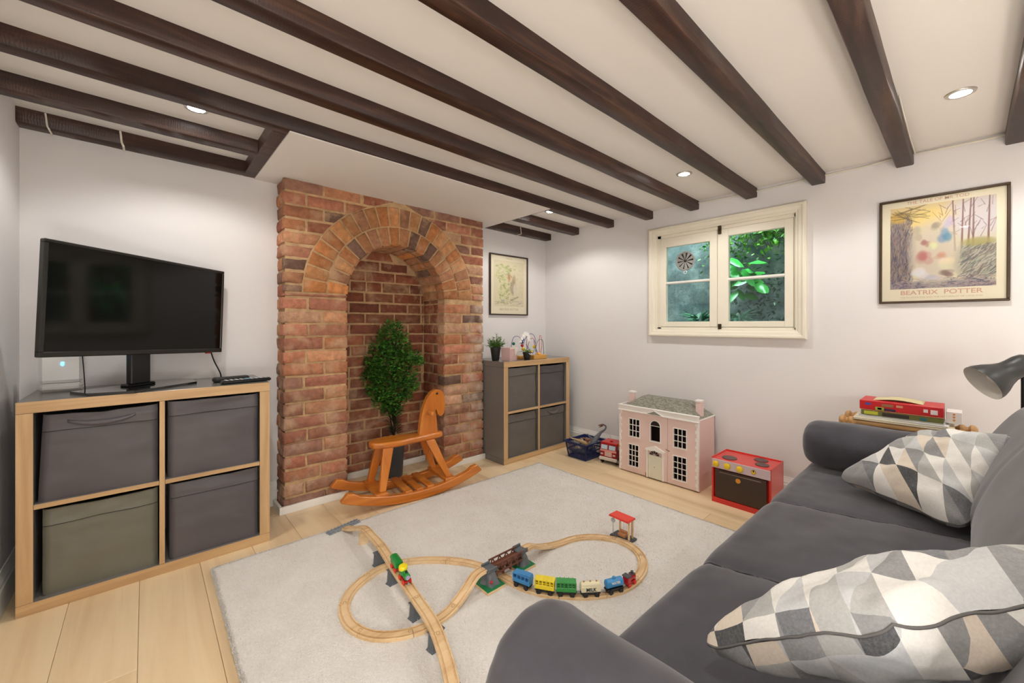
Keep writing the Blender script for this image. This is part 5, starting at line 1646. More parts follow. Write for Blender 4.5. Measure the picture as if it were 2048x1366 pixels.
# local: +x is the front
m_tr = flat('truck_red', (206, 36, 34), .3, coat=.3); m_trd = flat('truck_dark_red', (150, 26, 34), .35); m_tp = flat('truck_pink', (226, 150, 140), .45); m_ts = flat('truck_silver', (206, 200, 192), .4); m_tw = flat('truck_window', (186, 206, 220), .25)
mb = MB().prism([(-.06, .05), (.075, .05), (.075, .10), (.068, .150), (.055, .152), (-.06, .152)], 1, -.066, .066)
fix_normals(mb.build('cab', m_trd, tr))
MB().box(-.058, .062, -.068, .068, .150, .160, .004).build('roof', m_tr, tr)
MB().lathe([(.010, 0), (.012, .004), (.012, .010), (.001, .012)], 16, (.02, 0, .158)).build('roof_lamp', m_tr, tr)
for s in (-1, 1):
    mb = MB(); mb.add([(.0770, s * .006, .112), (.0770, s * .058, .112), (.0715, s * .058, .143), (.0715, s * .006, .143)], [(0, 1, 2, 3) if s > 0 else (3, 2, 1, 0)])
    mb.build('window', m_tw, tr)
    MB().box(.0, .045, s * .0665 - .001, s * .0665 + .001, .112, .140).build('window', m_tw, tr)
    MB().box(.074, .079, s * .050 - .016, s * .050 + .016, .060, .090, .002).build('headlamp_block', m_trd, tr)
    MB().box(.078, .081, s * .050 - .010, s * .050 + .010, .070, .080, .001).build('headlamp', m_ts, tr)
MB().box(.073, .0765, -.066, .066, .094, .108, .001).box(.073, .0765, -.030, .030, .058, .094, .001).build('stripe', m_tp, tr)
mb = MB()
for i in range(5): mb.box(.0765, .0785, -.020 + i * .009, -.015 + i * .009, .060, .094)
mb.build('grille', m_ts, tr)
MB().box(.066, .084, -.072, .072, .028, .052, .004).build('bumper', m_ts, tr)
MB().box(-.07, .07, -.050, .050, .024, .052, .002).build('chassis', m_blackm, tr)
for sx in (-.035, .048):
    for s in (-1, 1):
        MB().lathe([(.001, -.010), (.012, -.010), (.0225, -.008), (.024, -.005), (.024, .005), (.0225, .008), (.001, .008)], 20, (sx, s * .060, .024), 1, mi=0).lathe([(.001, s * .011), (.011, s * .011), (.012, s * .008)], 14, (sx, s * .060, .024), 1, mi=1).build('wheel', [m_black, m_ts], tr, smooth=30)
MB().lathe([(.004, 0), (.004, .05), (.001, .05)], 10, (-.045, -.045, .150)).build('exhaust_pipe', m_white, tr)

# ================================================================== BASKET OF DINOSAURS
m_nb = flat('navy_plastic', (28, 42, 92), .35)
bk = thing('plastic_basket', 'navy blue perforated plastic basket on the floor between cube unit and truck', 'basket', (2.62, 2.035, 0), 0.0)
bw, bd, bh = .105, .088, .135         # half sizes at the base, height
def rim(z): 
    k_ = 1 + .20 * z / bh; return bw * k_, bd * k_
mb = MB()
mb.box(-bw, bw, -bd, bd, .001, .005, .001)
nb = 15
for side in range(4):
    horiz = side % 2 == 0
    sgn = -1 if side in (0, 3) else 1
    def P(t, z, off=0.0):
        a, b = rim(z)
        return (a * t, sgn * (b + off), z) if horiz else (sgn * (a + off), b * t, z)
    # rails
    for z0, z1 in ((.003, .018), (.062, .072), (.112, .128)):
        v = [P(-1, z0), P(1, z0), P(1, z1), P(-1, z1), P(-1, z0, -.003), P(1, z0, -.003), P(1, z1, -.003), P(-1, z1, -.003)]
        mb.add(v, [(0, 1, 2, 3), (7, 6, 5, 4), (0, 4, 5, 1), (3, 2, 6, 7)])
    for k_ in range(nb + 1):
        t0 = -1 + 2 * k_ / nb; hw = .022 if 0 < k_ < nb else .085
        ta, tb = max(-1, t0 - hw), min(1, t0 + hw)
        v = [P(ta, .003), P(tb, .003), P(tb, .128), P(ta, .128), P(ta, .003, -.0028), P(tb, .003, -.0028), P(tb, .128, -.0028), P(ta, .128, -.0028)]
        mb.add(v, [(0, 1, 2, 3), (7, 6, 5, 4), (0, 3, 7, 4), (1, 5, 6, 2)])
o = fix_normals(mb.build('basket_body', m_nb, bk))
mb = MB(); a, b = rim(.128)
mb.box(-a - .010, a + .010, -b - .010, -b + .001, .124, .133, .002).box(-a - .010, a + .010, b - .001, b + .010, .124, .133, .002)
mb.box(-a - .010, -a + .001, -b, b, .124, .133, .002).box(a - .001, a + .010, -b, b, .124, .133, .002)
mb.build('rim', m_nb, bk)
def dino(label, body, r, col, head=None, legs=(), hcol=None, name='toy_dinosaur'):
    pts = spline([tuple(p) for p in body], 5)
    c = pts[len(pts) // 2]
    t = thing(name, label, 'toy dinosaur', (c.x, c.y, c.z))
    rr = []
    n = len(pts)
    ctrl = r
    for i in range(n):
        q = i / (n - 1) * (len(ctrl) - 1); k_ = min(int(q), len(ctrl) - 2); rr.append(ctrl[k_] + (ctrl[k_ + 1] - ctrl[k_]) * (q - k_))
    m = flat('dino_skin', col, .5, nscale=70, namt=.25)
    mb = MB().tube(pts, rr, 10)
    mb.build('body', m, t, smooth=60, shift=c)
    for l in legs:
        MB().tube(spline(l, 4), [.008, .0075, .007, .006, .005, .004, .004, .0035, .003][:4 * (len(l) - 1) + 1], 7).build('leg', m, t, smooth=60, shift=c)
    if head:
        h, d = head; h = Vector(h); d = Vector(d).normalized()
        hm = flat('dino_head', hcol or col, .5)
        MB().tube([h - d * .012, h, h + d * .012, h + d * .026, h + d * .034], [.006, .009, .008, .0055, .002], 9, flat=.8).build('head', hm, t, smooth=60, shift=c)
        lo = h + Vector((0, 0, -.008))
        MB().tube([lo - d * .006, lo + d * .012 + Vector((0, 0, -.004)), lo + d * .026 + Vector((0, 0, -.008))], [.005, .004, .0015], 7).build('jaw', hm, t, smooth=60, shift=c)
    return t
dino('grey long necked toy dinosaur rearing above the basket with a brown head', [(2.585, 1.975, .075), (2.61, 1.965, .10), (2.635, 1.955, .135), (2.655, 1.945, .165), (2.675, 1.925, .20), (2.695, 1.90, .225), (2.70, 1.895, .250), (2.685, 1.905, .264)], [.004, .018, .024, .019, .011, .007, .006, .0055], (104, 108, 114), ((2.675, 1.912, .264), (-.75, .5, -.12)), [[(2.63, 1.965, .15), (2.61, 1.99, .17), (2.605, 2.0, .19)], [(2.60, 1.95, .10), (2.585, 1.93, .12), (2.60, 1.905, .125)]], (104, 70, 56))
dino('tan toy dinosaur with its tail over the left rim of the basket', [(2.515, 2.125, .175), (2.525, 2.105, .150), (2.55, 2.07, .138), (2.585, 2.03, .118), (2.62, 2.01, .10), (2.66, 2.03, .09)], [.002, .004, .008, .016, .018, .008], (176, 148, 104), None, [[(2.58, 2.03, .12), (2.60, 2.06, .14), (2.61, 2.08, .13)]])
dino('reddish brown toy dinosaur lying along the basket', [(2.66, 2.09, .13), (2.645, 2.05, .128), (2.62, 2.015, .128), (2.60, 1.985, .142), (2.60, 1.96, .155)], [.003, .008, .013, .009, .004], (150, 96, 70), None, [])
dino('dark green toy dinosaur deep in the basket behind the front bars', [(2.53, 2.10, .045), (2.55, 2.05, .05), (2.57, 2.0, .045), (2.60, 1.97, .035)], [.006, .022, .022, .006], (40, 60, 44), ((2.535, 2.10, .06), (-.3, 1, .2)), [])
dino('dark grey toy dinosaur at the bottom of the basket', [(2.66, 2.09, .035), (2.68, 2.05, .045), (2.68, 2.0, .045), (2.66, 1.97, .035)], [.006, .022, .024, .006], (50, 50, 54), None, [])

# ================================================================== SOFA
def suede(name, col):
    t = NT(name)
    mp = t.mapping()
    n1 = t.noise(mp.outputs[0], 9, 5, .6); n2 = t.noise(mp.outputs[0], 260, 3, .7)
    c = srgb(*col)
    r = t.ramp(n1.outputs[0], [(.32, tuple(v * .84 for v in c[:3]) + (1,)), (.68, tuple(v * 1.14 for v in c[:3]) + (1,))])
    t.l(r.outputs[0], t.b.inputs['Base Color'])
    t.b.inputs['Roughness'].default_value = .85; t.b.inputs['Specular IOR Level'].default_value = .25
    t.b.inputs['Sheen Weight'].default_value = .35; t.b.inputs['Sheen Roughness'].default_value = .45
    t.bump(n2.outputs[0], .25, .001)
    return t.m
m_sofa = suede('charcoal_suede', (72, 71, 77))
m_seam = flat('dark_seam', (40, 38, 42), .9)
sf = thing('sofa', 'charcoal suede sofa with bolster arms and stitched seat', 'sofa', (1.4, .15, 0))
SS = sf.location
seamx = (1.155, 1.735)
def seat_pt(u, v):
    # u along x, v wraps: from under the front edge over the top to the back
    x = .56 + (2.36 - .56) * u
    sl = [sxx + .22 * (.5 - 0) * 0 for sxx in seamx]
    R_c = .055
    if v < .25:
        a = v / .25; y = .500; z = .16 + (.42 - R_c - .16) * a; top = 0
    elif v < .45:
        a = (v - .25) / .20 * PI / 2; y = .500 - R_c + R_c * math.cos(a); z = .42 - R_c + R_c * math.sin(a); top = 1
    else:
        a = (v - .45) / .55; y = .445 - a * .60; z = .42; top = 1
    dist = min(abs(x - (s + .16 * (.5 - y))) for s in seamx)
    puff = .016 - .007 * math.exp(-(dist / .05) ** 2) - .006 * math.exp(-(dist / .010) ** 2)
    wr = .004 * nz(x * 1.0, y * 2.2, z, 5) + .0022 * nz(x, y * 3, z + 4, 16)
    if v >= .25:
        z += (puff - .016 + wr) * min(1, (v - .25) / .15)
        z += -.014 * (1 - min(1, (v - .45) / .3)) if v > .45 else -.014 * min(1, (v - .25) / .2)
    y += (puff - .016) * .6 * (1 if v < .35 else max(0, 1 - (v - .35) / .15))
    return (x, y, z)
MB().grid(seat_pt, 150, 70, uv=False, flip=True).build('seat', m_sofa, sf, smooth=80, shift=SS)
for s in seamx:
    mb = MB()
    pts = []
    for i in range(50):
        v = .26 + .72 * i / 49
        x0_ = s
        for _ in range(3):
            p = seat_pt((x0_ - .56) / 1.8, v); x0_ = s + .16 * (.5 - p[1])
        pts.append((x0_, p[1], p[2] + .001))
    mb.tube(pts, .0016, 5).build('seam', m_seam, sf, shift=SS)
MB().box(.62, 2.34, -.25, .475, .13, .30, .01).build('base', m_sofa, sf, shift=SS)
for x_, y_ in ((.66, .42), (2.28, .42), (.66, -.22), (2.28, -.22)):
    MB().lathe([(.016, .0), (.022, .12), (.001, .13)], 14, (x_, y_, .017 if x_ < 2.2 else .001)).build('leg', m_blackm, sf, shift=SS)
# backrest: profile in (y, z), swept along x with seams
bprof = [(-.125, .38), (-.055, .395), (-.018, .43), (-.010, .48), (-.022, .55), (-.048, .62), (-.085, .69), (-.128, .75), (-.18, .785), (-.235, .785), (-.275, .75), (-.285, .67), (-.26, .55), (-.22, .40)]
bpr = spline([(0, a, b) for a, b in bprof], 4)
def back_pt(u, v):
    x = .60 + (2.36 - .60) * u
    q = v * (len(bpr) - 1); i = min(int(q), len(bpr) - 2); p = bpr[i].lerp(bpr[i + 1], q - i)
    dist = min(abs(x - s) for s in (1.17, 1.76))
    k_ = .007 * math.exp(-(dist / .025) ** 2)
    e = min(x - .60, 2.36 - x); k_ += .02 * math.exp(-e / .02)
    cy, cz = -.13, .6
    f = 1 - k_ / .12
    wr = .003 * nz(x * 2, p.y * 3, p.z * 3, 3)
    return (x, cy + (p.y - cy) * f + wr, cz + (p.z - cz) * (1 - k_ / .25) + wr)
mb = MB().grid(back_pt, 110, len(bpr) * 1, uv=False)
mb.add([back_pt(0, k_ / 30) for k_ in range(31)], [list(range(31))]); mb.add([back_pt(1, k_ / 30) for k_ in range(31)], [list(range(31))[::-1]])
mb.build('backrest', suede('grey_suede', (92, 90, 93)), sf, smooth=70, shift=SS)
def bolster(xc, zc, y0, y1, r, sd, fl=1.0):
    """cylinder along y with a gathered, rounded front end at y1"""
    L = y1 - y0
    def f(u, v):
        a = 2 * PI * u
        if v < .70:
            y = y0 + (L - .06) * (v / .70); rr = 1.0
        else:
            t = (v - .70) / .30
            y = y0 + L - .06 + .06 * math.sin(t * PI / 2); rr = math.cos(t * PI / 2) ** .55 if t < 1 else 0.0
            rr = max(rr, .02)
        near_ = max(0, 1 - (y1 - y) / .16)
        pl_ = .030 * near_ * (nz(math.cos(a) * 1.2, math.sin(a) * 1.2, sd, 3.2) + .45 * math.sin(a * 15 + 3 * nz(a, sd, 0)) * (.4 + .6 * nz(math.cos(a), math.sin(a), sd + 3, 2)))
        wr = .008 * nz(math.cos(a), math.sin(a), y * 4 + sd, 1.5)
        R2 = r * (rr + pl_ * (.4 + .6 * rr)) + wr * rr
        sag = .93 if math.sin(a) < 0 else 1.0
        return (xc + R2 * math.cos(a), y, zc + R2 * math.sin(a) * fl * sag)
    mb = MB().grid(f, 72, 60, closed_u=True, uv=False, flip=True)
    mb.add([f(i / 72, 0) for i in range(72)], [list(range(72))])
    return fix_normals(mb.build('arm_bolster', m_sofa, sf, smooth=80, shift=SS))
bolster(.488, .468, -.30, .520, .114, 2.0)
bolster(2.290, .512, -.30, .500, .106, 5.5)

# ---- cushions with a triangle print
def tri_pattern():
    t = NT('triangle_print')
    uv = t.n('ShaderNodeUVMap'); uv.uv_map = 'uv'
    sp = t.n('ShaderNodeSeparateXYZ'); t.l(uv.outputs[0], sp.inputs[0])
    u = t.math('MULTIPLY', sp.outputs[0], 5.5); v = t.math('MULTIPLY', sp.outputs[1], 4.2)
    a = t.math('ADD', u, t.math('MULTIPLY', v, .5)); b = t.math('SUBTRACT', v, 0.0)
    fa_, fb_ = t.math('FRACT', a), t.math('FRACT', b)
    ia, ib = t.math('FLOOR', a), t.math('FLOOR', b)
    tri = t.math('GREATER_THAN', t.math('ADD', fa_, fb_), 1.0)
    cb = t.n('ShaderNodeCombineXYZ'); t.l(ia, cb.inputs[0]); t.l(ib, cb.inputs[1]); t.l(tri, cb.inputs[2])
    wn = t.n('ShaderNodeTexWhiteNoise'); wn.noise_dimensions = '3D'; t.l(cb.outputs[0], wn.inputs['Vector'])
    stops = [(0, srgb(232, 230, 224)), (.20, srgb(176, 176, 172)), (.38, srgb(220, 206, 188)), (.50, srgb(138, 138, 138)), (.64, srgb(196, 198, 198)), (.76, srgb(104, 106, 110)), (.88, srgb(44, 46, 50))]
    r = t.ramp(wn.outputs['Value'], stops, 'CONSTANT')
    geo = t.n('ShaderNodeTexCoord')
    n2 = t.noise(geo.outputs['Object'], 220, 3, .7)
    c = t.mix(.12, r.outputs[0], t.ramp(n2.outputs[0], [(.3, (.3, .3, .3, 1)), (.7, (1, 1, 1, 1))]).outputs[0])
    t.l(c, t.b.inputs['Base Color'])
    t.b.inputs['Roughness'].default_value = .9; t.b.inputs['Specular IOR Level'].default_value = .2; t.b.inputs['Sheen Weight'].default_value = .2
    t.bump(n2.outputs[0], .25, .001)
    return t.m
m_tri = tri_pattern()
def cushion(label, c4, T, seed, off=(0, 0), flatk=1.0):
    C = [Vector(p) for p in c4]
    ctr = sum(C, Vector()) / 4
    nrm = (C[1] - C[0]).cross(C[3] - C[0]).normalized()
    if nrm.z < 0: nrm = -nrm
    t = thing('cushion', label, 'cushion', ctr)
    def surf(u, v, s):
        a, b = 2 * u - 1, 2 * v - 1
        k_ = .93 + .07 * max(abs(a), abs(b)) ** 2
        # edges bow inward between the corners
        aa = a * (1 - .07 * (1 - b * b)); bb = b * (1 - .07 * (1 - a * a))
        rc = 1 - .075 * (abs(a) ** 7) * (abs(b) ** 7); aa *= rc; bb *= rc
        uu, vv = (aa + 1) / 2, (bb + 1) / 2
        p = (C[0] * (1 - uu) + C[1] * uu) * (1 - vv) + (C[3] * (1 - uu) + C[2] * uu) * vv
        th = T / 2 * (max(0, (1 - a ** 2) * (1 - b ** 2))) ** .42
        edge = min(1, 6 * (1 - max(abs(a), abs(b))))
        wr = (.012 * nz(a * 1.6 + seed, b * 1.6, seed, 1.6) + .005 * nz(a * 4 + seed, b * 4, s * 3, 1.5)) * (.35 + .65 * edge)
        rad = abs(a) ** 3 * abs(b) ** 3
        wr += .006 * math.sin(9 * (a - b) + seed) * (abs(a) * abs(b)) ** 1.2
        return p + nrm * (s * (th + .0018) + wr)
    N = 44
    for s in (1, -1):
        mb = MB(); mb.grid(lambda u, v: surf(u, v, s), N, N, flip=(s < 0))
        mb.uv = [[(q[0] + off[0] + (3.3 if s < 0 else 0), q[1] + off[1]) for q in f] for f in mb.uv]
        o = mb.build('cover_front' if s > 0 else 'cover_back', m_tri, t, smooth=80, shift=ctr)
        fix_normals(o) if False else None
    # edge strip joining both halves
    mb = MB(); loop = [(i / N, 0) for i in range(N)] + [(1, i / N) for i in range(N)] + [(1 - i / N, 1) for i in range(N)] + [(0, 1 - i / N) for i in range(N)]
    mb.tube([surf(u, v, 0) for u, v in loop] + [surf(0, 0, 0)], .0022, 6)
    mb.build('edge_seam', flat('grey_piping', (104, 102, 100), .9), t, smooth=80, shift=ctr)
    return t
cushion('geometric patterned cushion leaning in the far corner of the sofa', [(2.00, .340, .455), (1.760, .0, .448), (1.985, -.125, .712), (2.205, .10, .640)], .15, 3.0, (0, 0))
cushion('geometric patterned cushion in the near corner of the sofa', [(.728, .325, .475), (.752, .062, .636), (.99, -.19, .735), (1.02, .02, .575)], .15, 8.0, (.37, .21))

# ================================================================== RACK WITH GAMES
m_bam = wood('pale_turned_wood', (160, 116, 66), (196, 152, 98), (216, 176, 122), axis=1, scale=1.5, rough=.4, bstr=.04)
rk = thing('magazine_rack', 'wooden rack with turned rails holding games behind the sofa arm', 'rack', (2.64, .19, 0))
RS = rk.location
for x_ in (2.565, 2.715):
    pts = [(-.038, .014), (-.03, .024), (-.018, .026), (-.010, .016), (-.004, .016), (.003, .023), (.015, .024), (.024, .014)]
    prof = [(.001, -.04)] + [(r_, y_) for y_, r_ in pts] + [(.011, .03), (.011, .35)] + [(r_, .38 - y_) for y_, r_ in pts[::-1]] + [(.001, .42)]
    MB().lathe([(r_, y_) for r_, y_ in prof], 18, (x_, 0, .582), 1).build('rail', m_bam, rk, smooth=35, shift=RS)
for x_ in (2.565, 2.715):
    for y_ in (.03, .35):
        MB().lathe([(.011, .0), (.014, .02), (.010, .06), (.012, .2), (.010, .4), (.013, .54), (.009, .57)], 14, (x_, y_, 0)).build('leg', m_bam, rk, smooth=35, shift=RS)
for y_ in (.03, .35):
    for zz in (.16, .42):
        MB().tube([(2.565, y_, zz), (2.715, y_, zz)], .007, 8).build('cross_rail', m_bam, rk, smooth=40, shift=RS)
mb = MB()
for i in range(6): MB().box(2.57 + i * .025, 2.588 + i * .025, .03, .35, .555, .562, .001).build('slat', m_bam, rk, shift=RS)
def book(label, x0, x1, y0, y1, z0, z1, cov, pages=None, rz=0.0, name='book', cat='book', spine=True):
    cx_, cy_ = (x0 + x1) / 2, (y0 + y1) / 2
    t = thing(name, label, cat, (cx_, cy_, z0), rz)
    hx, hy, h = (x1 - x0) / 2, (y1 - y0) / 2, z1 - z0
    if pages:
        MB().box(-hx, hx, -hy, hy, 0, .002, .0005).box(-hx, hx, -hy, hy, h - .002, h, .0005).box(hx - .002, hx, -hy, hy, 0, h, .0005).build('cover', cov, t)
        MB().box(-hx + .003, hx - .002, -hy + .003, hy - .003, .002, h - .002).build('pages', pages, t)
    else:
        MB().box(-hx, hx, -hy, hy, 0, h, .0012).build('box_body', cov, t)
    return t
m_page = flat('cream_pages', (232, 224, 200), .8)
zz = .597
book('thin cream book at the bottom of the stack on the rack', 2.55, 2.73, .03, .365, zz, zz + .009, flat('cream_cover', (226, 214, 184), .5), m_page, .02)
book('thin white book second from the bottom of the stack on the rack', 2.555, 2.73, .045, .352, zz + .0095, zz + .0175, flat('white_cover', (238, 236, 232), .45), m_page, -.02)
book('pale grey book below the green game box on the rack', 2.56, 2.73, .060, .345, zz + .018, zz + .025, flat('pale_cover', (206, 206, 204), .4), m_page, .0)
g1 = book('green and yellow game box below the red box on the rack', 2.560, 2.725, .062, .335, zz + .0255, zz + .048, flat('olive_box', (112, 112, 56), .45), None, .0, 'game_box', 'game box')
MB().box(-.0845, -.0825, .075, .125, .004, .019).build('label_patch', flat('yellow_green', (196, 196, 60), .5), g1)
MB().box(-.0848, -.0826, -.03, .06, .003, .018).build('label_patch', flat('dark_patch', (54, 44, 40), .5), g1)
MB().box(-.0848, -.0826, -.085, -.065, .005, .016).build('label_patch', flat('teal_patch', (40, 110, 120), .5), g1)
MB().box(-.0835, .0835, -.1375, .1375, .0225, .0255, .001).build('lid', flat('tan_edge', (196, 120, 84), .5), g1)
g2 = book('large red game box on top of the stack on the rack', 2.560, 2.735, .062, .340, zz + .052, zz + .093, flat('red_card', (200, 26, 30), .4), None, .0, 'game_box', 'game box')
for (y0_, y1_, z0_, z1_, c) in ((.118, .098, .022, .031, (60, 80, 170)), (.060, .020, .020, .032, (150, 110, 70)), (.010, -.012, .022, .032, (206, 150, 110)), (.082, .052, .001, .016, (150, 170, 60)), (.052, .012, .001, .012, (60, 30, 60)), (-.078, -.092, .014, .028, (225, 215, 215)), (-.100, -.122, .008, .028, (235, 225, 225)), (.074, .06, .004, .013, (226, 210, 70))):
    MB().box(-.0885, -.0868, y1_, y0_, z0_, z1_).build('label_patch', flat('print_patch', c, .5), g2)
g3 = book('white box with orange dots at the right end of the stack on the rack', 2.60, 2.70, .008, .055, zz + .0255, zz + .075, flat('white_card', (236, 232, 226), .5), None, .0, 'game_box', 'game box')
for zq in (.040, .028, .015):
    MB().lathe([(.001, -.001), (.004, -.001), (.004, .001)], 12, (-.0505, .0, zq), 0).build('dot', flat('orange_dot', (222, 140, 70), .5), g3)
mg = thing('magazine', 'bent thin magazine lying on top of the red game box', 'magazine', (2.66, .21, zz + .093))
m_mag = flat('magazine_paper', (214, 200, 150), .4)
mb = MB().grid(lambda u, v: (-.06 + .12 * u, -.085 + .17 * v, .0012 + .010 * math.sin(PI * v) ** 1.2), 4, 18, uv=False)
o = mb.build('pages', m_mag, mg, smooth=60); so = o.modifiers.new('thick', 'SOLIDIFY'); so.thickness = .0016

# ================================================================== FLOOR LAMP
lp = thing('floor_lamp', 'dark grey floor lamp with a bell shaped head behind the sofa', 'floor lamp', (2.475, -.150, 0))
m_lg = flat('dark_grey_metal', (48, 49, 48), .4)
MB().lathe([(.001, 0), (.115, .001), (.118, .006), (.114, .012), (.015, .018), (.001, .018)], 36).build('base', m_lg, lp, smooth=35)
MB().lathe([(.0085, .015), (.0085, .905), (.001, .91)], 14).build('pole', m_blackm, lp, smooth=35)
MB().lathe([(.014, -.012), (.016, -.006), (.016, .006), (.014, .012)], 16, (0, 0, .895)).build('joint', m_lg, lp, smooth=35)
# head: axis from the joint down towards +y
ax0 = Vector((.0, .012, .893)); axd = Vector((-.42, .70, -.52)).normalized()
u_ = axd.orthogonal().normalized(); w_ = axd.cross(u_)
Mh = frame(u_, w_, axd, ax0) @ Matrix.Scale(1.15, 4)
prof = [(.001, -.040), (.022, -.036), (.031, -.024), (.034, -.005), (.033, .015), (.034, .035), (.041, .055), (.053, .078), (.0605, .098), (.062, .112)]
mb = MB(); mb.M = Mh; mb.lathe(prof, 40, cap=False); o = mb.build('shade', m_lg, lp, smooth=60)
mb = MB(); mb.M = Mh; mb.lathe([(.0615, .1122), (.0590, .098), (.0510, .078), (.039, .055), (.030, .03), (.001, .025)], 40, cap=False); o = mb.build('inner_reflector', flat('reflector_white', (226, 222, 214), .45), lp, smooth=60)
mb = MB(); mb.M = Mh; mb.lathe([(.001, .09), (.014, .086), (.020, .072), (.018, .055), (.011, .04), (.010, .025)], 20, cap=False); mb.build('bulb', m_white, lp, smooth=60)

# ================================================================== FRAMED POSTERS
def print_mesh(name, img, w, h, M, mat, parent):
    """flat print: coloured fine grid; img is H x W x 3 linear"""
    H, W, _ = img.shape
    xs = np.linspace(-w / 2, w / 2, W + 1); zs = np.linspace(-h / 2, h / 2, H + 1)
    vs = [tuple(M @ Vector((x, z, 0))) for z in zs for x in xs]
    fs = [(j * (W + 1) + i, j * (W + 1) + i + 1, (j + 1) * (W + 1) + i + 1, (j + 1) * (W + 1) + i) for j in range(H) for i in range(W)]
    me = bpy.data.meshes.new(name); me.from_pydata(vs, [], fs); me.materials.append(mat)
    ca = me.color_attributes.new(name='print', type='FLOAT_COLOR', domain='CORNER')
    c = np.ones((H * W, 4, 4), dtype=np.float32); c[:, :, :3] = img.reshape(-1, 1, 3)
    ca.data.foreach_set('color', c.ravel())
    o = bpy.data.objects.new(name, me); COL.objects.link(o); o.parent = parent
    return o
m_print = NT('poster_print')
_a = m_print.n('ShaderNodeAttribute'); _a.attribute_name = 'print'
m_print.l(_a.outputs['Color'], m_print.b.inputs['Base Color']); m_print.b.inputs['Roughness'].default_value = .5
m_print = m_print.m
def lin(c): return np.array(srgb(*c)[:3])
class Paint:
    def __init__(s, W, H, base): s.W, s.H = W, H; s.a = np.ones((H, W, 3)) * lin(base); s.Y, s.X = np.mgrid[0:H, 0:W]; s.Y = 1 - (s.Y + .5) / H; s.X = (s.X + .5) / W; s.a = s.a
    def blob(s, x, y, rx, ry, c, op=1.0, soft=1.0):
        d = ((s.X - x) / rx) ** 2 + ((s.Y - y) / ry) ** 2
        k_ = np.clip(1.4 - d, 0, 1) ** soft * op
        s.a = s.a * (1 - k_[..., None]) + lin(c) * k_[..., None]
    def line(s, x0, y0, x1, y1, w, c, op=.9, w2=None):
        dx, dy = x1 - x0, (y1 - y0); L = dx * dx + dy * dy + 1e-9
        t = np.clip(((s.X - x0) * dx + (s.Y - y0) * dy) / L, 0, 1)
        d = np.hypot(s.X - x0 - t * dx, (s.Y - y0 - t * dy))
        ww = w if w2 is None else w + (w2 - w) * t
        k_ = np.clip(1.5 - d / ww, 0, 1) * op
        s.a = s.a * (1 - k_[..., None]) + lin(c) * k_[..., None]
    def out(s): return s.a[::-1]     # rows from bottom to top
rp = random.Random(21)
# woodland print for the large poster
pa = Paint(200, 230, (214, 206, 178))
# Paint rows: Y=0 at the bottom of the picture
pa.blob(.45, .95, .6, .3, (226, 200, 140), .8); pa.blob(.85, .80, .35, .25, (206, 200, 214), .8); pa.blob(.35, .85, .3, .1, (232, 206, 120), .6)
pa.blob(.08, .42, .17, .42, (126, 112, 116), .9, .5)
for i in range(520):   # left rock / trunk mass
    x = rp.uniform(0, .22); y = rp.uniform(.05, .85); pa.line(x, y, x + rp.uniform(-.02, .03), y + rp.uniform(.02, .08), .0045, rp.choice([(96, 84, 88), (126, 104, 100), (70, 70, 84), (156, 136, 124), (86, 92, 116), (168, 140, 128), (110, 98, 120)]), .6)
pa.blob(.08, .88, .10, .07, (214, 176, 74), .8)
for i in range(26):   # branches top left
    pa.line(rp.uniform(0, .2), rp.uniform(.85, 1), rp.uniform(.1, .45), rp.uniform(.78, 1), .004, (110, 92, 70), .6)
for x in (.64, .70, .755, .80, .93):
    pa.line(x, .42, x + rp.uniform(-.03, .03), 1.0, .010, (124, 82, 76), .9, .006)
for i in range(46):
    x = rp.uniform(.5, 1); y = rp.uniform(.55, .95); pa.line(x, y, x + rp.uniform(-.10, .10), y + rp.uniform(.02, .13), .004, rp.choice([(130, 90, 80), (112, 92, 96), (160, 116, 80)]), .75, .002)
pa.blob(.86, .30, .22, .22, (148, 150, 136), .95, .6)
pa.blob(.84, .50, .16, .05, (170, 158, 84), .7)
for i in range(200):
    x = rp.uniform(.66, .97); y = rp.uniform(.08, .42); pa.line(x, y, x + rp.uniform(.02, .10), y + rp.uniform(.03, .08), .0042, rp.choice([(120, 118, 116), (200, 186, 172), (188, 180, 168), (84, 92, 104), (130, 110, 104)]), .7)
pa.blob(.5, .03, .6, .06, (130, 118, 136), .8, .6)
for i in range(260):
    x = rp.uniform(0, 1); y = rp.uniform(0, .12); pa.line(x, y, x + rp.uniform(-.05, .06), y + rp.uniform(-.02, .02), .005, rp.choice([(100, 86, 110), (140, 116, 124), (74, 82, 108), (176, 156, 150)]), .7)
# soft patches of colour in the middle of the print
pa.blob(.44, .42, .23, .36, (206, 194, 178), .9, .7)
for x, y, rx, ry, c in ((.545, .60, .07, .10, (92, 142, 182)), (.35, .36, .09, .10, (184, 112, 112)), (.50, .38, .07, .05, (204, 150, 130)), (.36, .53, .05, .06, (164, 124, 112)), (.46, .72, .06, .06, (158, 146, 130)), (.56, .28, .10, .08, (226, 212, 190)), (.33, .19, .10, .07, (226, 224, 226)), (.56, .16, .08, .05, (130, 98, 96)), (.43, .12, .09, .04, (190, 184, 198)), (.27, .66, .06, .10, (186, 172, 156)), (.58, .76, .06, .08, (196, 188, 204)), (.44, .50, .05, .05, (226, 214, 176))):
    for q in range(7):
        pa.blob(x + rp.uniform(-.5, .5) * rx, y + rp.uniform(-.5, .5) * ry, rx * rp.uniform(.4, .7), ry * rp.uniform(.4, .7), tuple(v * rp.uniform(.92, 1.06) for v in c), .45, 1.0)
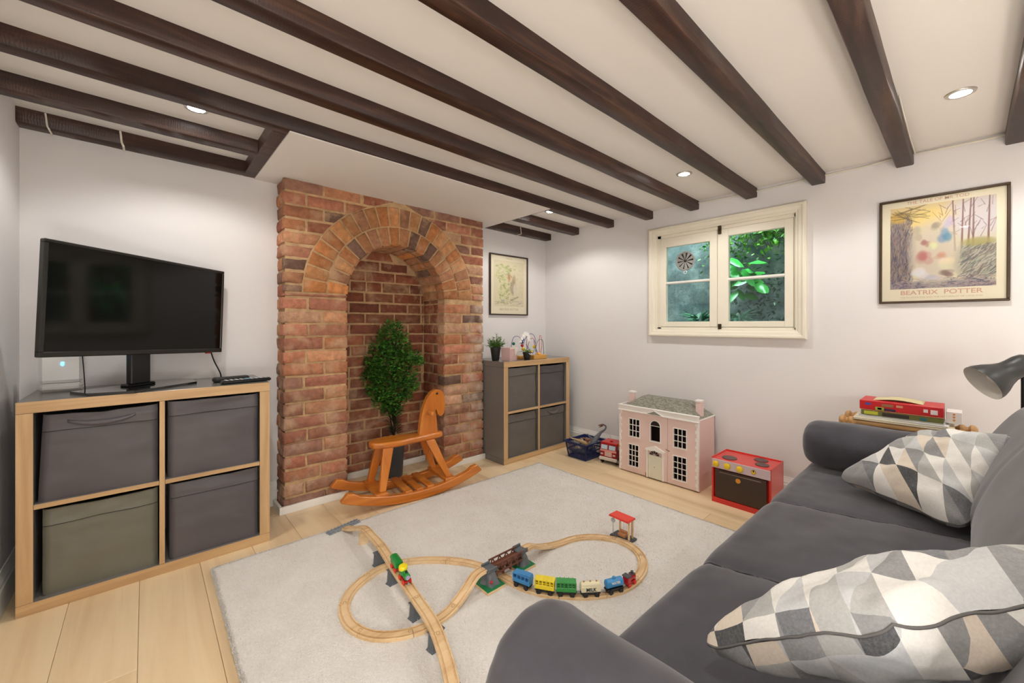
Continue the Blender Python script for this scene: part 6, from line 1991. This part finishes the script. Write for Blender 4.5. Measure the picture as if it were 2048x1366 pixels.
def framed(label, M, w, h, fw, mfr, art, artrect, texts, paper):
    """M: local x right, local y up, local z out of the wall"""
    o3 = M.translation.copy(); M0 = M.copy(); M0.translation = (0, 0, 0)
    t = thing('framed_poster', label, 'framed poster', o3)
    mb = MB(); mb.M = M0
    d = .020
    mb.box(-w / 2, w / 2, -h / 2, -h / 2 + fw, .001, d, .002).box(-w / 2, w / 2, h / 2 - fw, h / 2, .001, d, .002).box(-w / 2, -w / 2 + fw, -h / 2 + fw, h / 2 - fw, .001, d, .002).box(w / 2 - fw, w / 2, -h / 2 + fw, h / 2 - fw, .001, d, .002)
    mb.build('frame', mfr, t)
    mb = MB(); mb.M = M0; mb.box(-w / 2 + fw - .002, w / 2 - fw + .002, -h / 2 + fw - .002, h / 2 - fw + .002, .002, .008).build('poster_paper', paper, t)
    ax, ay, aw, ah = artrect
    print_mesh('picture_print', art, aw, ah, M0 @ Matrix.Translation((ax, ay, .0086)), m_print, t)
    for body, size, x, y, m, sx, bold in texts:
        text('lettering', body, size, M0 @ Matrix.Translation((x, y, .0088)), m, t, ext=.0001, sx=sx, bold=bold)
    mb = MB(); mb.M = M0; mb.box(-w / 2 + fw - .001, w / 2 - fw + .001, -h / 2 + fw - .001, h / 2 - fw + .001, .0125, .0140).build('glazing', m_pglass, t)
m_pglass = glass_material(); m_pglass.name = 'picture_glass'
for n_ in m_pglass.node_tree.nodes:
    if n_.type == 'FRESNEL': n_.inputs[0].default_value = 1.18
for n_ in m_pglass.node_tree.nodes:
    if n_.type == 'BSDF_TRANSPARENT': n_.inputs[0].default_value = (.99, .99, .98, 1)
m_frame1 = flat('antique_brown_frame', (72, 56, 38), .4, metal=.3, nscale=30, namt=.2)
m_frame2 = flat('dark_brown_frame', (58, 42, 32), .45)
m_paper = flat('cream_poster_paper', (234, 225, 202), .6)
m_rose = flat('rose_ink', (208, 164, 142), .6); m_ink2 = flat('tan_ink', (196, 176, 140), .6); m_grn = flat('faded_ink', (200, 180, 146), .6)
Mr = frame((0, -1, 0), (0, 0, 1), (-1, 0, 0), (XR, .082, 1.4215)) @ Matrix.Rotation(math.radians(-.2), 4, 'Z')
framed('large brown framed woodland poster on the window wall', Mr, .434, .526, .011, m_frame1, pa.out(), (.001, .015, .352, .412),
       [('BEATRIX  POTTER', .030, 0, -.2115, m_rose, 1.13, .0004), ('THE ILLUSTRATOR AND THE NATURALIST OF LAKELAND', .0095, 0, -.2345, m_grn, 1.12, 0), ('THE TALE OF MR TOD', .021, -.01, .2385, m_rose, 1.0, .0001)], m_paper)
# garden print for the small poster
pb_ = Paint(110, 150, (222, 212, 184))
for i in range(230):
    x = min(.95, abs(rp.gauss(.36, .15))); y = rp.uniform(.08, .92); c = rp.choice([(196, 200, 140), (176, 186, 110), (206, 206, 160), (150, 160, 100), (214, 208, 170)])
    pb_.blob(x, y, rp.uniform(.015, .05), rp.uniform(.01, .035), c, .6)
for i in range(36): pb_.blob(rp.gauss(.36, .12), rp.uniform(.15, .8), .010, .008, rp.choice([(84, 92, 56), (110, 96, 70)]), .8)
for i in range(90):
    x = rp.uniform(.5, .98); y = rp.uniform(.2, .9); pb_.line(x, y, x + rp.uniform(-.05, .05), y + rp.uniform(-.04, .04), .008, rp.choice([(206, 190, 160), (190, 176, 150), (214, 200, 178)]), .5)
pb_.blob(.50, .64, .045, .09, (206, 130, 100), .75); pb_.blob(.66, .60, .06, .10, (176, 140, 112), .6); pb_.blob(.63, .42, .11, .16, (150, 124, 106), .6); pb_.blob(.69, .38, .06, .13, (226, 214, 204), .8)
for i in range(60):
    x = rp.uniform(.05, .98); y = rp.uniform(.02, .14); pb_.line(x, y, x + rp.uniform(-.08, .08), y + .005, .008, rp.choice([(200, 184, 170), (186, 166, 150), (176, 170, 170)]), .6)
pb_.line(.55, .14, .80, .22, .018, (140, 116, 98), .6)
Mb = frame((1, 0, 0), (0, 0, 1), (0, -1, 0), (2.388, YB, 1.4))
framed('small dark framed garden poster above the potted herb in the alcove', Mb, .448, .528, .011, m_frame2, pb_.out(), (.0, .012, .352, .400),
       [('BEATRIX POTTER', .027, 0, -.214, m_ink2, 1.05, .0002), ('THE TALES', .016, -.0, .232, m_ink2, 1.0, 0)], m_paper)
